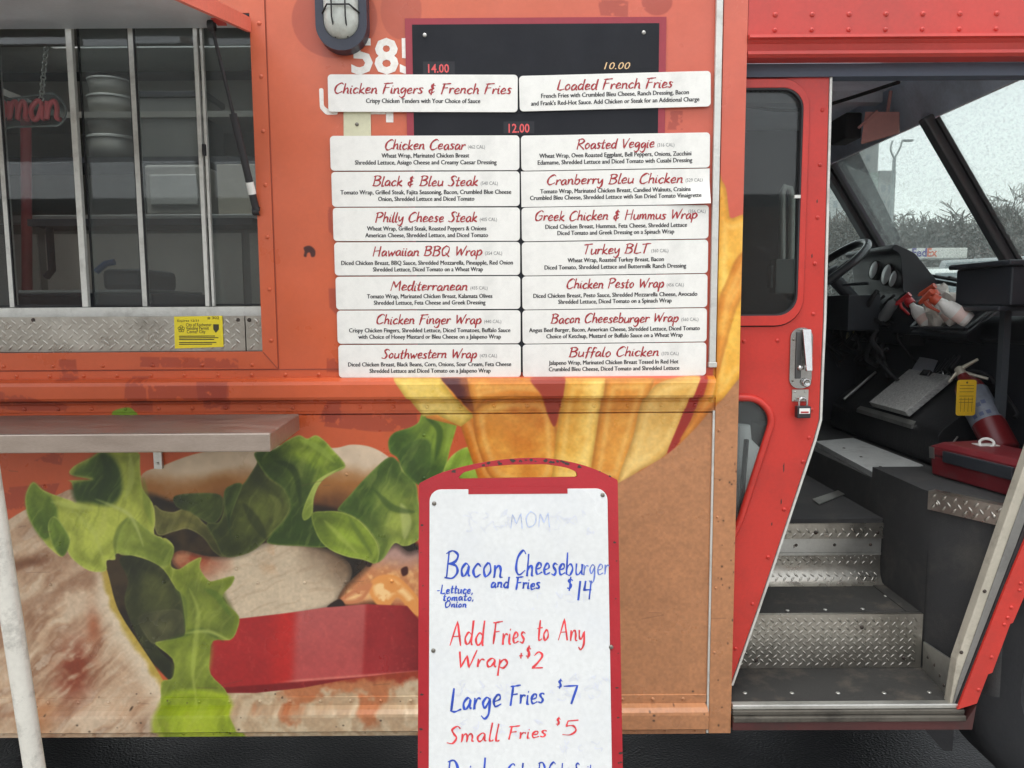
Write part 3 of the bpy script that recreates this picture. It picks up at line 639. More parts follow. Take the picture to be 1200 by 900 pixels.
M_RUST = mat('rusty_bolt', S(60, 52, 46), .6, .3)
M_GLASS = glass('clear_window_glass', (.80, .84, .84), .9, film=.11, speck=.02)  # film paints a hazy reflection over the kitchen panes
M_CLEAN = glass('wiped_window_glass', (.95, .97, .97), .7, film=.015, speck=.01)
M_TINT = glass('smoked_door_glass', (.50, .54, .53), 1.0, film=.04, speck=.02)  # film also stands in for the grey reflection on the door glass
M_SHIELD = glass('wet_windshield_glass', (.945, .99, .96), .5, speck=.17, film=.03, filmcol=(.86, .95, .91, 1))

T = thing('food_truck', 'orange and red food truck with a printed burger and fries wrap and open door', 'food truck', (-.6, 1.05, 0))
XL, XP, YF = -4.3, .668, 2.16            # rear end, door post, far side
ROOFZ = 3.0
# ---- near side: sheet pieces around the serving hatch, all carrying the printed wrap
zr0 = lambda py: XZ(500, py)[1]
WX0, WX1, WZ0, WZ1 = -2.55, -.731, 1.524, 2.475
b = MB()
b.box(WX1, .60, 0, .03, zr0(484), ROOFZ); b.box(WX1, .60, 0.0, .03, .36, zr0(484) - .0045); b.box(XL, WX0, 0, .03, .36, ROOFZ); b.box(WX0, WX1, 0, .03, zr0(484), WZ0); b.box(WX0, WX1, 0, .03, .36, zr0(484) - .0045); b.box(WX0, .60, .012, .028, zr0(488), zr0(482)); b.box(WX0, WX1, 0, .03, WZ1, ROOFZ)
for px, py in ((399, 27), (372, 33), (447, 425)): b.rivet((*XZ(px, py)[:1], 0, XZ(px, py)[1]), r=.005)
PANEL_RIVETS = b
# riveted trim round the hatch
b = MB(); tz0 = XZ(320, 432)[1]; tx1 = XZ(326, 432)[0]
b.plate([(WX0 - .05, tz0), (tx1, tz0), (tx1, WZ1 + .06), (WX0 - .05, WZ1 + .06)], -.004, .0, [[(WX0, WZ0), (WX1, WZ0), (WX1, WZ1), (WX0, WZ1)]])
for py in (28, 90, 154, 217, 278, 339, 399):
    b.rivet((tx1 - .016, -.004, XZ(315, py)[1]))
for k in range(18):
    b.rivet((tx1 - .075 - k * .146, -.004, tz0 + .012))
trim = b.build('hatch_trim', M_WRAP, T, art=True)
b = MB()   # mitre seam and sheet joints
b.tube([(WX1 + .002, -.0042, WZ0 - .002), (tx1 - .001, -.0042, tz0 + .001)], .0016, 5)
b.box(tx1 + .0005, tx1 + .003, -.0015, 0, tz0, WZ1 + .06); b.box(XL, .59, -.0012, 0, tz0 - .004, tz0 - .001)
b.build('sheet_joint', mat('dark_joint', S(140, 62, 42), .7), T)
# reveal inside the hatch opening
b = MB(); b.box(WX0, WX1, .03, .09, WZ0 - .02, WZ0 - .0005); b.box(WX1 + .0005, WX1 + .02, .031, .09, WZ0, WZ1); b.box(WX0, WX1, -.002, .09, WZ1 - .006, WZ1 - .0005)
b.build('hatch_reveal', M_DARK, T)
# ---- serving window: diamond-plate sill, sliding sashes
Z = lambda py, Y=0: XZ(300, py, Y)[1]
sill = MB(); sz0, sz1 = Z(411, .02), Z(370, .02)
sill.box(WX0, XZ(287, 390, .02)[0], .02, .05, sz0, sz1); sill.box(XZ(288, 390, .02)[0], WX1 - .001, .022, .05, sz0, sz1)
sill.lozenges((WX0, .02, sz0 + .004), (1, 0, 0), (0, 0, 1), (0, -1, 0), XZ(287, 390, .02)[0] - WX0, sz1 - sz0 - .006, pitch=.030, L=.012, wl=.0032)
sill.lozenges((XZ(289, 390, .02)[0], .022, sz0 + .004), (1, 0, 0), (0, 0, 1), (0, -1, 0), .045, sz1 - sz0 - .006, pitch=.030, L=.012, wl=.0032)
so_ = sill.build('diamond_plate_sill', M_DIAM, T)
for px in (39, 279, 292): b = MB(); b.rivet((XZ(px, 375, .02)[0], .02, XZ(px, 375, .02)[1]), r=.006); b.build('bolt', M_RUST, so_)
b = MB(); b.box(WX0, WX1, .012, .05, Z(413, .012), sz0 - .001); b.build('sill_gasket', M_RUB, so_)
YW = .075
fr = MB(); fz0, fz1 = Z(371, YW), Z(359, YW); ft = WZ1 + .055
fr.box(WX0, WX1 - .001, YW - .025, YW + .03, fz0, fz1); fr.box(WX0, WX1 - .001, YW - .02, YW + .03, ft - .03, ft)
fr.box(WX1 - .012, WX1 - .001, YW - .02, YW + .03, fz1 + .0005, ft - .0305)
sash = fr.build('sliding_window_frame', M_ALUPALE, T, bevel=.002)
def xm(px, py, y): return XZ(px, py, y)[0]
mull = [(100, .018), (166, .018), (243, .012), (9, .018), (-75, .018), (-150, .018), (-240, .018), (-330, .018)]
for k, (px, wv) in enumerate(mull):
    x = xm(px, 300, YW); b = MB(); yy = YW - .018 if k % 2 == 0 else YW + .006
    b.box(x - wv / 2, x + wv / 2, yy, yy + .016, fz1 + .001, ft - .031)
    if k == 2: b.box(x + .012, x + .020, yy + .004, yy + .018, fz1 + .001, ft - .031)
    b.build('sash_bar', M_ALUPALE, sash, bevel=.0015)
xs = sorted([xm(px, 300, YW) for px, _ in mull] + [WX0, WX1])
gk = MB()
for i in range(len(xs) - 1):
    b = MB(); yy = YW + .002 if i % 2 else YW + .012
    b.box(xs[i] + .008, xs[i + 1] - .008, yy, yy + .003, fz1 + .002, ft - .032); b.build('window_pane', M_GLASS if i != 5 else M_CLEAN, sash)
    gk.box(xs[i] + .0091, xs[i] + .0125, yy - .002, yy + .006, fz1 + .003, ft - .033); gk.box(xs[i + 1] - .0125, xs[i + 1] - .0091, yy - .002, yy + .006, fz1 + .003, ft - .033)
    gk.box(xs[i] + .013, xs[i + 1] - .013, yy - .002, yy + .006, fz1 + .003, fz1 + .008)
gk.build('glazing_gasket', M_RUB, sash)
b = MB(); lx, lz = XZ(243, 176, YW); b.box(lx - .004, lx + .004, YW - .03, YW - .0185, lz - .02, lz + .012); b.build('window_catch', M_RUB, sash)
# ---- hatch flap, raised over the window
fl = MB()
hz, hy = zr0(33), -.012; drop, out = -.17, -.85
A = [(WX0, hy, hz), (WX1 - .005, hy, hz), (WX1 - .005, out, hz + drop), (WX0, out, hz + drop)]
dn = Vector((0, drop, -out)).normalized() * .022
fl.hexa([Vector(p) for p in A], [Vector(p) + dn for p in A])
flap = fl.build('hatch_flap', mat('grey_flap_underside', S(205, 212, 216), .5, .55, var=.06), T)
b = MB(); q = [Vector(A[1]), Vector(A[2])]
e = Vector((.012, 0, 0)); d0 = Vector((0, 0, -.012))
b.hexa([q[0] + d0, q[0] + d0 + e, q[1] + d0 + e, q[1] + d0], [q[0] + dn * 1.2, q[0] + e + dn * 1.2, q[1] + e + dn * 1.2, q[1] + dn * 1.2])
b.build('flap_edge', mat('faded_orange_edge', S(226, 120, 100), .45), flap)
a0 = Vector((*XZ(302, 248)[:1], -.01, XZ(302, 248)[1])); a1 = P(248, 30, Y=-.16); a1 = Vector(a1)
b = MB(); b.tube([a0, a0.lerp(a1, .55)], .0105, 10); b.tube([a0.lerp(a1, .55), a1], .0045, 8); b.lathe([(.014, -.008), (.014, .008)], a1, (1, 0, 0), 10); b.lathe([(.012, -.01), (.012, .01)], a0, (1, 0, 0), 10)
gs = b.build('gas_strut', M_RUB, T)
b = MB(); b.tube([a0.lerp(a1, .10), a0.lerp(a1, .17)], .0112, 10); b.build('strut_label', M_WHITEPL, gs)
b = MB(); k_ = Vector(a1); b.hexa([k_ + Vector((.006, -.02, .01)), k_ + Vector((.03, -.02, .01)), k_ + Vector((.03, .03, .01)), k_ + Vector((.006, .03, .01))], [k_ + Vector((.006, -.02, .045)), k_ + Vector((.02, -.02, .045)), k_ + Vector((.02, .03, .045)), k_ + Vector((.006, .03, .045))]); b.build('strut_bracket', M_REDHEAD, gs)
# ---- upper rub rail and lower skirt rail, printed
zr = lambda py: XZ(500, py)[1]
b = MB()
prof = [(-.0, zr(441.5)), (-.016, zr(442)), (-.036, zr(445)), (-.040, zr(449)), (-.040, zr(463)), (-.036, zr(466)), (-.010, zr(467)), (-.0025, zr(469)), (-.0025, zr(471)), (-.005, zr(472.5)), (-.005, zr(480.5)), (0.01, zr(481.2))]
b.extrude_x(prof, XL, .592)
b.add([(.592, y, z) for y, z in prof], [tuple(range(len(prof)))])
for k in range(46):
    x = .54 - k * .099
    b.rivet((x, -.005, zr(476.5)), r=.0062, h=.0045)
    if x < -.53: b.rivet((x - .02, 0, zr(438)), r=.0062, h=.0045)
b.build('rub_rail', M_WRAP, T, art=True)
b = MB()
prof = [(0, zr(815)), (-.004, zr(815.5)), (-.004, zr(825)), (-.020, zr(827)), (-.034, zr(830)), (-.036, zr(833)), (-.036, zr(849)), (-.030, zr(851)), (-.003, zr(851.5)), (-.003, zr(861)), (.01, zr(861.5))]
b.extrude_x(prof, XL, .592); b.add([(.592, y, z) for y, z in prof], [tuple(range(len(prof)))])
for k in range(52):
    x = .52 - k * .093; b.rivet((x, -.004, zr(820)), r=.0058, h=.004); b.rivet((x + .04, -.003, zr(857)), r=.0055, h=.004)
b.build('skirt_rail', M_WRAP, T, art=True)
# rivets scattered over the lower panel
b = PANEL_RIVETS
for px, py in [(277,667),(302,683),(357,683),(405,682),(459,681),(278,629),(406,556),(497,560),(497,510),(192,682),(245,683),(191,630),(59,685),(52,570),(165,845)]:
    x, z = XZ(px, py); b.rivet((x, 0, z), r=.0055)
for px, py in [(838,506),(835,607),(834,690),(833,765)]:
    x, z = XZ(px, py); b.rivet((x, 0, z), r=.004)
panel = PANEL_RIVETS.build('side_panel', M_WRAP, T, art=True)
# ---- pale wiring channel and riveted door post
b = MB(); cx0, cx1 = XZ(836, 200)[0], XZ(842, 200)[0]; b.box(cx0 - .004, cx1, -.014, 0, XZ(835, 428)[1], 2.75); b.box(cx0 - .006, cx1 + .003, -.018, 0, XZ(835, 430)[1], XZ(835, 424)[1])
b.build('wiring_channel', M_ALUPALE, T, bevel=.002)
b = MB(); b.box(.600, XP, -.008, .035, .337, ROOFZ)
for py in (690, 765, 607, 506): b.rivet((.612, -.008, zr(py)), r=.004)
post = b.build('door_post', M_WRAP, T, art=True, bevel=.004)
b = MB(); b.box(.5935, .5995, -.006, 0, .337, zr(483)); b.build('post_seam', M_ALUPALE, post)
# ---- header over the cab door
zh = lambda py: XZ(1000, py)[1]
b = MB()
b.box(XP + .002, 3.0, -.004, .03, zh(44), ROOFZ)
prof = [(-.004, zh(41)), (-.022, zh(43)), (-.024, zh(46.5)), (-.010, zh(47.5)), (.0, zh(51)), (.004, zh(59)), (-.008, zh(60)), (-.010, zh(64)), (.0, zh(67)), (.05, zh(67))]
b.extrude_x(prof, XP + .002, 3.0); b.add([(XP + .002, y, z) for y, z in prof] , [tuple(range(len(prof)))])
for k in range(26):
    x = XZ(908, 18)[0] + k * .1037
    if x < 2.95: b.rivet((x, -.004, XZ(908, 18)[1]), r=.0075, h=.005); b.rivet((x, -.004, XZ(908, 36)[1]), r=.0068, h=.005)
b.build('cab_header', M_REDHEAD, T)
b = MB(); b.box(XP + .003, 3.0, .052, .10, zh(83), zh(67.5)); b.build('door_track', mat('slate_track', S(72, 80, 94), .6), T)
def translucent(name, col, k):
    m = mat(name, col + (1,), .7, var=.12, dirt=(col[0] * .5, col[1] * .5, col[2] * .52, 1), dscale=5, damt=.5); t = m.node_tree; N = t.nodes
    tl = N.new('ShaderNodeBsdfTranslucent'); tl.inputs[0].default_value = col + (1,); mx = N.new('ShaderNodeMixShader'); mx.inputs[0].default_value = k
    t.links.new(N['Principled BSDF'].outputs[0], mx.inputs[1]); t.links.new(tl.outputs[0], mx.inputs[2]); t.links.new(mx.outputs[0], N['Material Output'].inputs['Surface']); return m
# ---- shell: roof, far wall with driver's window, rear, nose, floor
CAB_LIGHT_HOLE = [(.8, .25), (1.5, .25), (1.5, .95), (.8, .95)]  # opening added in roof and ceiling to let daylight into the cab
KITCHEN_LIGHT_HOLE = [(-2.3, .7), (-.8, .7), (-.8, 1.75), (-2.3, 1.75)]  # opening added in roof and ceiling to light the kitchen
b = MB(); b.plate([(XL, .0305), (.70, .0305), (.70, YF), (XL, YF)], ROOFZ - .04, ROOFZ, [KITCHEN_LIGHT_HOLE], axis='Z'); b.build('roof', M_WHITEPL, T)
b = MB(); b.plate([(.7005, .0305), (2.0, .0305), (2.0, YF), (.7005, YF)], ROOFZ - .006, ROOFZ, [CAB_LIGHT_HOLE], axis='Z'); b.build('translucent_cab_roof', translucent('light_passing_roof', (.9, .9, .88), .5), T)  # cab roof made translucent as an added source of daylight inside
b = MB(); b.box(.79, 1.51, .24, .96, ROOFZ + .002, ROOFZ + .008); b.build('added_skylight', glass('added_cab_skylight', (.95, .96, .96), .6), T)  # made-up pane, unseen, over the cab light opening
b = MB(); b.box(-2.31, -.79, .69, 1.76, ROOFZ + .002, ROOFZ + .008); b.build('added_skylight', glass('added_kitchen_skylight', (.95, .96, .96), .6), T)  # made-up pane, unseen, over the kitchen light opening
b = MB(); b.box(XL, XL + .03, .031, YF - .031, .36, ROOFZ - .041); b.build('rear_wall', M_RED, T)
fw_ = MB(); fw_.plate([(XL, .36), (2.35, .36), (2.35, 1.75), (1.95, 2.5), (1.95, ROOFZ - .041), (XL, ROOFZ - .041)], YF - .03, YF, [[(1.72, 1.70), (2.06, 1.70), (2.05, 1.95), (1.80, 2.38), (1.72, 2.38)]])
fw_.build('far_wall', M_DARK, T)
b = MB(); b.box(1.70, 2.07, YF - .018, YF - .014, 1.69, 2.39); b.build('driver_window', M_SHIELD, T)
b = MB(); b.box(XL + .031, .66, .031, YF - .031, .82, .86); b.build('kitchen_floor', M_DARK, T)
b = MB(); b.box(XL + .031, .64, YF - .06, YF - .031, .861, 2.90); b.build('kitchen_lining', M_BEIGE, T)
b = MB(); b.plate([(XL + .031, .10), (.64, .10), (.64, YF - .061), (XL + .031, YF - .061)], 2.62, 2.65, [KITCHEN_LIGHT_HOLE], axis='Z'); b.build('kitchen_ceiling', M_BEIGE, T)
b = MB(); b.box(.64, .66, .12, 1.25, .861, 2.60); b.box(.64, .66, 1.25, YF - .031, 2.2, 2.60); b.build('bulkhead', M_DARK, T)
b = MB(); b.box(XL + .1, 1.2, .25, .33, .30, .50); b.box(XL + .1, 1.2, YF - .4, YF - .32, .30, .50); b.box(-1.0, .4, .5, 1.7, .26, .6); b.build('chassis', M_RUB, T)
# cab ceiling
b = MB(); b.plate([(.661, .06), (1.76, .06), (1.76, YF - .031), (.661, YF - .031)], 2.62, 2.65, [CAB_LIGHT_HOLE], axis='Z'); b.box(.661, 1.70, 1.35, 1.42, 2.57, 2.6195)
ce = b.build('cab_ceiling', translucent('translucent_headliner', (.80, .83, .88), .22), T)  # translucency added so the ceiling glows and brightens the cab
b = MB()
for k in range(16): b.box(.95 + k * .022, .957 + k * .022, 1.0, 1.32, 2.6085, 2.6195)
b.build('ceiling_vent', mat('vent_grey', S(150, 152, 160), .6), ce)
b = MB(); b.lathe([(.07, 0), (.07, -.012), (.055, -.02), (.0, -.02)], (1.62, .75, 2.6195), n=24); b.build('dome_light', mat('dome_lens', S(190, 192, 196), .4), ce)
b = MB(); b.tube(catmull([(1.1, 1.5, 2.60), (1.25, 1.4, 2.55), (1.4, 1.3, 2.54), (1.6, 1.0, 2.56)], 6), .008, 6); b.build('loose_cable', M_RUB, ce)
# ---- windshield: sloping frame, two panes
wb, wt = Vector((2.154, 0, 1.835)), Vector((1.770, 0, 2.432)); wd = (wt - wb).normalized(); wn = Vector((-wd.z, 0, wd.x))   # wn points to the rear and down
if wn.x > 0: wn = -wn
def wpost(y0, y1, s0, s1, th=.05, off=0.0, mb=None):
    mb = mb or MB(); a = wb + wd * s0 + wn * off; c = wb + wd * s1 + wn * off
    mb.hexa([(a.x, y0, a.z), (a.x, y1, a.z), (a.x + wn.x * th, y1, a.z + wn.z * th), (a.x + wn.x * th, y0, a.z + wn.z * th)],
            [(c.x, y0, c.z), (c.x, y1, c.z), (c.x + wn.x * th, y1, c.z + wn.z * th), (c.x + wn.x * th, y0, c.z + wn.z * th)]); return mb
M_PILLAR = mat('grey_black_pillar', S(96, 98, 100), .45, .2, var=.12)
for y0, y1, s0, th, rub in ((2.055, 2.129, -.25, .05, (2.02, 2.05, .012)), (1.03, 1.085, -.2, .045, (1.09, 1.106, -.006)), (.02, .09, -.3, .05, None)):
    wp_ = wpost(y0, y1, s0, .725, th).build('windshield_pillar', M_PILLAR, T, bevel=.008)
    if rub: wpost(rub[0], rub[1], -.2, .70, .019, rub[2]).build('glazing_rubber', M_RUB, wp_)
wpost(1.012, 1.026, -.2, .70, .018, -.006).build('glazing_rubber', M_RUB, T)
for y0, y1 in ((.095, 1.008), (1.11, 2.015)):
    b = wpost(y0, y1, -.22, .712, .005, -.004); b.build('windshield_pane', M_SHIELD, T)
b = MB(); p0, p1 = wt + Vector((.0, 0, -.005)), Vector((1.70, 0, 2.50))
b.hexa([(p0.x, .02, p0.z), (p0.x, 2.129, p0.z), (p0.x + .06, 2.129, p0.z + .02), (p0.x + .06, .02, p0.z + .02)], [(p1.x, .02, 2.66), (p1.x, 2.129, 2.66), (p1.x + .13, 2.129, 2.66), (p1.x + .13, .02, 2.66)])
b.build('windshield_header', M_CEIL, T)
b = MB()
for y in (.3, .55, .8, 1.25, 1.5): b.rivet((wt.x + .004, y, wt.z + .03), (-.9, 0, -.4), .006)
b.build('header_screw', M_RUST, T)
b = MB(); b.box(1.77, 2.0, .031, YF - .031, 2.67, 2.94); b.build('front_cap', M_REDHEAD, T)
# pink square mirror or card hanging under the header
b = MB(); c = [P(1014, 131, Y=1.2), P(1053, 131, Y=1.2), P(1053, 155, Y=1.2), P(1009, 168, Y=1.2)]
b.add([Vector(p) for p in c] + [Vector(p) + Vector((.015, .02, 0)) for p in c], [(0, 1, 2, 3), (7, 6, 5, 4), (0, 1, 5, 4), (1, 2, 6, 5), (2, 3, 7, 6), (3, 0, 4, 7)])
b.tube([Vector(P(1006, 150, Y=1.19)), Vector(P(1028, 130, Y=1.19))], .006, 6)
b.tube([Vector(P(1040, 133, Y=1.23)), Vector(P(1040, 133, Y=1.23)) + Vector((.02, .02, .10))], .008, 6)
b.build('sun_visor', mat('dull_pink_board', S(222, 164, 156), .7), T)
b = MB(); v = Vector(P(1000, 152, Y=1.5)); b.box(v.x - .06, v.x + .02, 1.45, 1.62, v.z - .05, v.z + .07); b.build('visor_bracket', M_RUB, T, bevel=.01)
# ---- wipers outside the glass
b = MB()
for (pa, pb) in (((1165, 341), (1112, 325)), ((1172, 352), (1125, 333))):
    a = Vector(P(*pa, X=2.17)); c = Vector(P(*pb, X=2.13)); b.tube([a, c], .008, 6); b.tube([c + Vector((0, -.18, -.03)), c + Vector((0, .2, .02))], .009, 5)
b.build('windshield_wiper', M_RUB, T)
# ---- dashboard
ds = MB()
def slabx(pts, y0, y1, mb): mb.plate(pts, y0, y1); return mb
# section in (x,z); binnacle on the driver's side, lower dash to the near side
slabx(round_poly([(1.93, 1.45), (2.30, 1.40), (2.30, 1.64), (2.14, 1.74), (2.00, 1.905), (1.90, 1.95), (1.885, 1.925), (1.93, 1.90), (1.955, 1.70), (1.925, 1.60)], .02, 3), 1.58, 2.12, ds)
dash = ds.build('dashboard', M_BLACKPL, T, bevel=.012, seg=3)
b = MB(); slabx(round_poly([(1.90, 1.50), (2.30, 1.40), (2.30, 1.61), (2.13, 1.66), (1.98, 1.70), (1.90, 1.67), (1.91, 1.60)], .025, 3), .95, 1.575, b)
slabx(round_poly([(1.95, 1.50), (2.30, 1.40), (2.30, 1.58), (2.13, 1.60), (2.00, 1.60), (1.97, 1.58)], .02, 3), .05, .945, b); b.build('dash_cowl', M_BLACKPL, dash, bevel=.012, seg=3)
M_DIAL = mat('pale_glare_lens', S(226, 230, 230), .25, var=.06)  # on the gauges the glare of their glass is put into this pale colour
for (y, z, r) in ((1.84, 1.83, .052), (1.70, 1.80, .058), (1.63, 1.775, .045)):
    b = MB(); ax = Vector((-1, 0, .16)); b.lathe([(r, -.01), (r, .02), (r * .9, .026), (r * .88, .022)], (1.945, y, z), ax, 24); g = b.build('gauge_bezel', M_RUB, dash)
    b = MB(); b.lathe([(r * .89, .023), (r * .5, .030), (0, .032)], (1.945, y, z), ax, 24); b.build('gauge_dial', M_DIAL, g)
b = MB()
rnd = random.Random(4)
for k in range(26):
    y, z = rnd.uniform(1.45, 2.05), rnd.uniform(1.42, 1.72); x = 1.90 + rnd.uniform(-.08, .03)
    pth = catmull([(x, y, z), (x - .03, y + rnd.uniform(-.08, .08), z - .05), (x - .02, y + rnd.uniform(-.12, .12), z - .12), (x + .03, y + rnd.uniform(-.1, .1), z - .16)], 4)
    b.tube(pth, rnd.uniform(.005, .013), 6)
for k in range(8): y, z = rnd.uniform(1.3, 2.0), rnd.uniform(1.45, 1.7); b.box(1.86, 1.93, y, y + .07, z, z + .05)
b.build('wiring_loom', M_RUB, dash)
b = MB()
for k in range(1):
    y, z = rnd.uniform(1.5, 2.0), rnd.uniform(1.40, 1.56); b.tube(catmull([(1.84, y, z), (1.82, y - .04, z - .03), (1.84, y - .08, z + .01)], 4), .006, 5)
b.build('bare_wire', mat('yellowed_wire', S(120, 112, 80), .5, .3), dash)
b = MB(); b.lathe([(.02, 0), (.028, .02), (.026, .1), (.012, .12)], Vector(P(1033, 375, X=1.86)), (.3, -.5, .8), 12); b.build('grey_lever', mat('grey_plastic', S(120, 122, 122), .5), dash)
# steering wheel
SWC = Vector((1.64, 1.75, 1.83)); SWA = Vector((-.62, 0, .78)).normalized()
b = MB(); b.torus(SWC, SWA, .225, .020, 44, 10); wheel = b.build('steering_wheel', mat('steering_rim', S(48, 50, 54), .32), T)
b = MB()
u_ = SWA.orthogonal().normalized(); v_ = SWA.cross(u_)
for a in (30, 150, 270):
    d = u_ * math.cos(math.radians(a)) + v_ * math.sin(math.radians(a)); b.tube([SWC - SWA * .04, SWC - SWA * .02 + d * .12, SWC + d * .222], [.02, .017, .012], 8)
b.lathe([(.0, .0), (.05, -.005), (.06, -.03), (.04, -.06)], SWC - SWA * .0, SWA, 18); b.build('wheel_spoke', M_BLACKPL, wheel)
b = MB(); b.tube([SWC - SWA * .05, SWC - SWA * .35 + Vector((.04, 0, 0))], .035, 10); b.tube([SWC - SWA * .1, SWC - SWA * .12 + Vector((.06, -.18, .02))], .009, 6); b.box(1.70, 1.86, 1.62, 1.86, 1.52, 1.70); b.build('steering_column', M_BLACKPL, T, bevel=.01)
# tray on the near part of the dash
tr_ = MB()
ta, tb_, tc_, td = [Vector(P(px, py, Y=y)) for px, py, y in ((1068, 384, 1.22), (1132, 386, .80), (1170, 357, .86), (1092, 356, 1.34))]
tr_.hexa([ta + Vector((0, 0, -.03)), tb_ + Vector((0, 0, -.03)), tc_ + Vector((0, 0, -.03)), td + Vector((0, 0, -.03))], [ta + Vector((0, 0, -.02)), tb_ + Vector((0, 0, -.02)), tc_ + Vector((0, 0, -.02)), td + Vector((0, 0, -.02))])
for a, c in ((ta, tb_), (tb_, tc_), (tc_, td), (td, ta)): tr_.tube([a, c], .009, 6, flat=True)
tray = tr_.build('dash_tray', M_BLACKPL, T)
b = MB(); b.tube([Vector(P(1110, 354, X=1.93)), Vector(P(1170, 355, X=1.93))], .012, 6); b.build('tray_rim', mat('grey_trim', S(165, 168, 168), .45, .4), tray)
# black box at the near end and its stand
bx = MB(); q0 = P(1166, 306, Y=.5); q1 = P(1172, 358, Y=.5); X0 = q0[0]
bx.box(X0 + .01, X0 + .5, .42, .75, q1[2], q0[2] - .02); bx.box(X0 - .012, X0 + .51, .40, .77, q0[2] - .0195, q0[2]); bx.box(X0 - .01, X0 + .4, .45, .8, q1[2] - .02, q1[2] - .0005)
bx.build('battery_box', M_BLACKPL, T, bevel=.006)
b = MB(); s0 = P(1180, 362, Y=.62); b.box(s0[0] - .013, s0[0] + .013, .61, .64, 1.02, s0[2]); b.build('box_stand', mat('grey_stand', S(86, 92, 96), .5, .3), T)
b = MB(); b.box(1.98, 2.30, .05, YF - .03, .80, 1.50); b.build('firewall', M_DARK, T)
# ---- engine cover, its lid plate
EC = MB(); EC.plate(round_poly([(1.72, .986), (1.72, 1.13), (1.93, 1.30), (2.02, 1.33), (2.02, .986)], .03, 4), .80, 1.82)
ec = EC.build('engine_cover', mat('black_vinyl_cover', S(34, 34, 36), .5, var=.25, bump=.5, bscale=120), T, bevel=.02, seg=3)
b = MB(); b.hexa([(1.715, 1.0, 1.118), (1.715, 1.52, 1.118), (1.722, 1.52, 1.118), (1.722, 1.0, 1.118)][::-1], [(1.716, 1.0, 1.135), (1.716, 1.52, 1.135), (1.735, 1.52, 1.15), (1.735, 1.0, 1.15)][::-1]); b.tube([(1.73, 1.70, 1.16), (1.90, 1.72, 1.30)], .008, 6); b.build('cover_edge', M_ALU, ec)
# dark lining behind the cab
b = MB(); b.box(.661, .672, .12, 1.25, .80, 2.49); b.build('cab_lining', M_DARK, T)
b = MB(); b.box(.70, 1.38, .535, YF - .031, .80, .857); cf = b.build('cab_floor', M_CARPET, T)
b = MB(); b.box(1.385, 2.3, .62, YF - .031, .80, .985); b.build('raised_floor', M_CARPET, T)
fp = MB(); Zp = 1.0
q = [P(956, 517, Z=Zp), P(1039, 562, Z=Zp), P(1082, 545, Z=Zp), P(1000, 513, Z=Zp)]; q = [Vector((p[0], p[1], Zp)) for p in q]
fp.hexa([p + Vector((0, 0, -.012)) for p in q], q); n0 = (q[1] - q[0]).normalized()
fp.hexa([q[0] + Vector((-.012, 0, -.05)), q[1] + Vector((-.012, 0, -.05)), q[1] + Vector((-.001, 0, -.05)), q[0] + Vector((-.001, 0, -.05))], [q[0] + Vector((-.012, 0, .006)), q[1] + Vector((-.012, 0, .006)), q[1] + Vector((-.001, 0, .006)), q[0] + Vector((-.001, 0, .006))])
plate_ = fp.build('floor_plate', mat('scuffed_pale_plate', S(196, 198, 196), .4, .25, var=.1, dirt=S(120, 120, 118), dscale=8, damt=.6), T)
b = MB()
for t_ in (.25, .5, .75):
    b.rivet(q[0].lerp(q[1], t_) + Vector((.07, .02, 0)), (0, 0, 1), .007, .003); 
b.build('plate_screw', M_RUST, plate_)
# ---- wheelhouse box with carpet, nosing
Zw = 1.03
wh = MB()
wp = [(1.383, .64), (1.383, .235), (1.50, .035), (2.35, .035), (2.35, .64)]
rp = round_poly(wp, [0, .06, .02, 0, 0], 8); wh.plate(rp, Zw - .014, Zw, axis='Z')
for (ax_, ay_), (bx_, by_) in zip(rp[:-1], rp[1:]):
    if abs(ay_ - .035) < 1e-4 and abs(by_ - .035) < 1e-4 or by_ > .6 and bx_ > 2: continue
    d_ = Vector((bx_ - ax_, by_ - ay_, 0)); 
    if d_.length < 1e-5: continue
    n_ = Vector((-d_.y, d_.x, 0)).normalized() * .012
    wh.hexa([(ax_, ay_, .425), (bx_, by_, .425), (bx_ + n_.x, by_ + n_.y, .425), (ax_ + n_.x, ay_ + n_.y, .425)], [(ax_, ay_, Zw - .0141), (bx_, by_, Zw - .0141), (bx_ + n_.x, by_ + n_.y, Zw - .0141), (ax_ + n_.x, ay_ + n_.y, Zw - .0141)])
wh.box(1.396, 2.35, .628, .64, .30, Zw - .0141); whm = wh.build('wheelhouse', M_CARPET, T)
b = MB(); a = Vector((1.378, .232, Zw)); c = Vector((1.502, .022, Zw)); dd = (c - a).normalized(); nn = Vector((dd.y, -dd.x, 0))
if nn.y > 0: nn = -nn
b.hexa([a + nn * .006 + Vector((0, 0, -.055)), c + nn * .006 + Vector((0, 0, -.055)), c - nn * .002 + Vector((0, 0, -.055)), a - nn * .002 + Vector((0, 0, -.055))], [a + nn * .006 + Vector((0, 0, .004)), c + nn * .006 + Vector((0, 0, .004)), c - nn * .002 + Vector((0, 0, .004)), a - nn * .002 + Vector((0, 0, .004))])
b.hexa([a + nn * .006 + Vector((0, 0, .0045)), c + nn * .006 + Vector((0, 0, .0045)), c - nn * .03 + Vector((0, 0, .0045)), a - nn * .03 + Vector((0, 0, .0045))], [a + nn * .006 + Vector((0, 0, .008)), c + nn * .006 + Vector((0, 0, .008)), c - nn * .03 + Vector((0, 0, .008)), a - nn * .03 + Vector((0, 0, .008))])
b.lozenges(a + nn * .006 + Vector((0, 0, -.052)), dd, (0, 0, 1), nn, (c - a).length, .052, pitch=.034, L=.013, wl=.004)
for t_ in (.12, .85): b.rivet(a.lerp(c, t_) + nn * .006 + Vector((0, 0, -.03)), nn, .007)
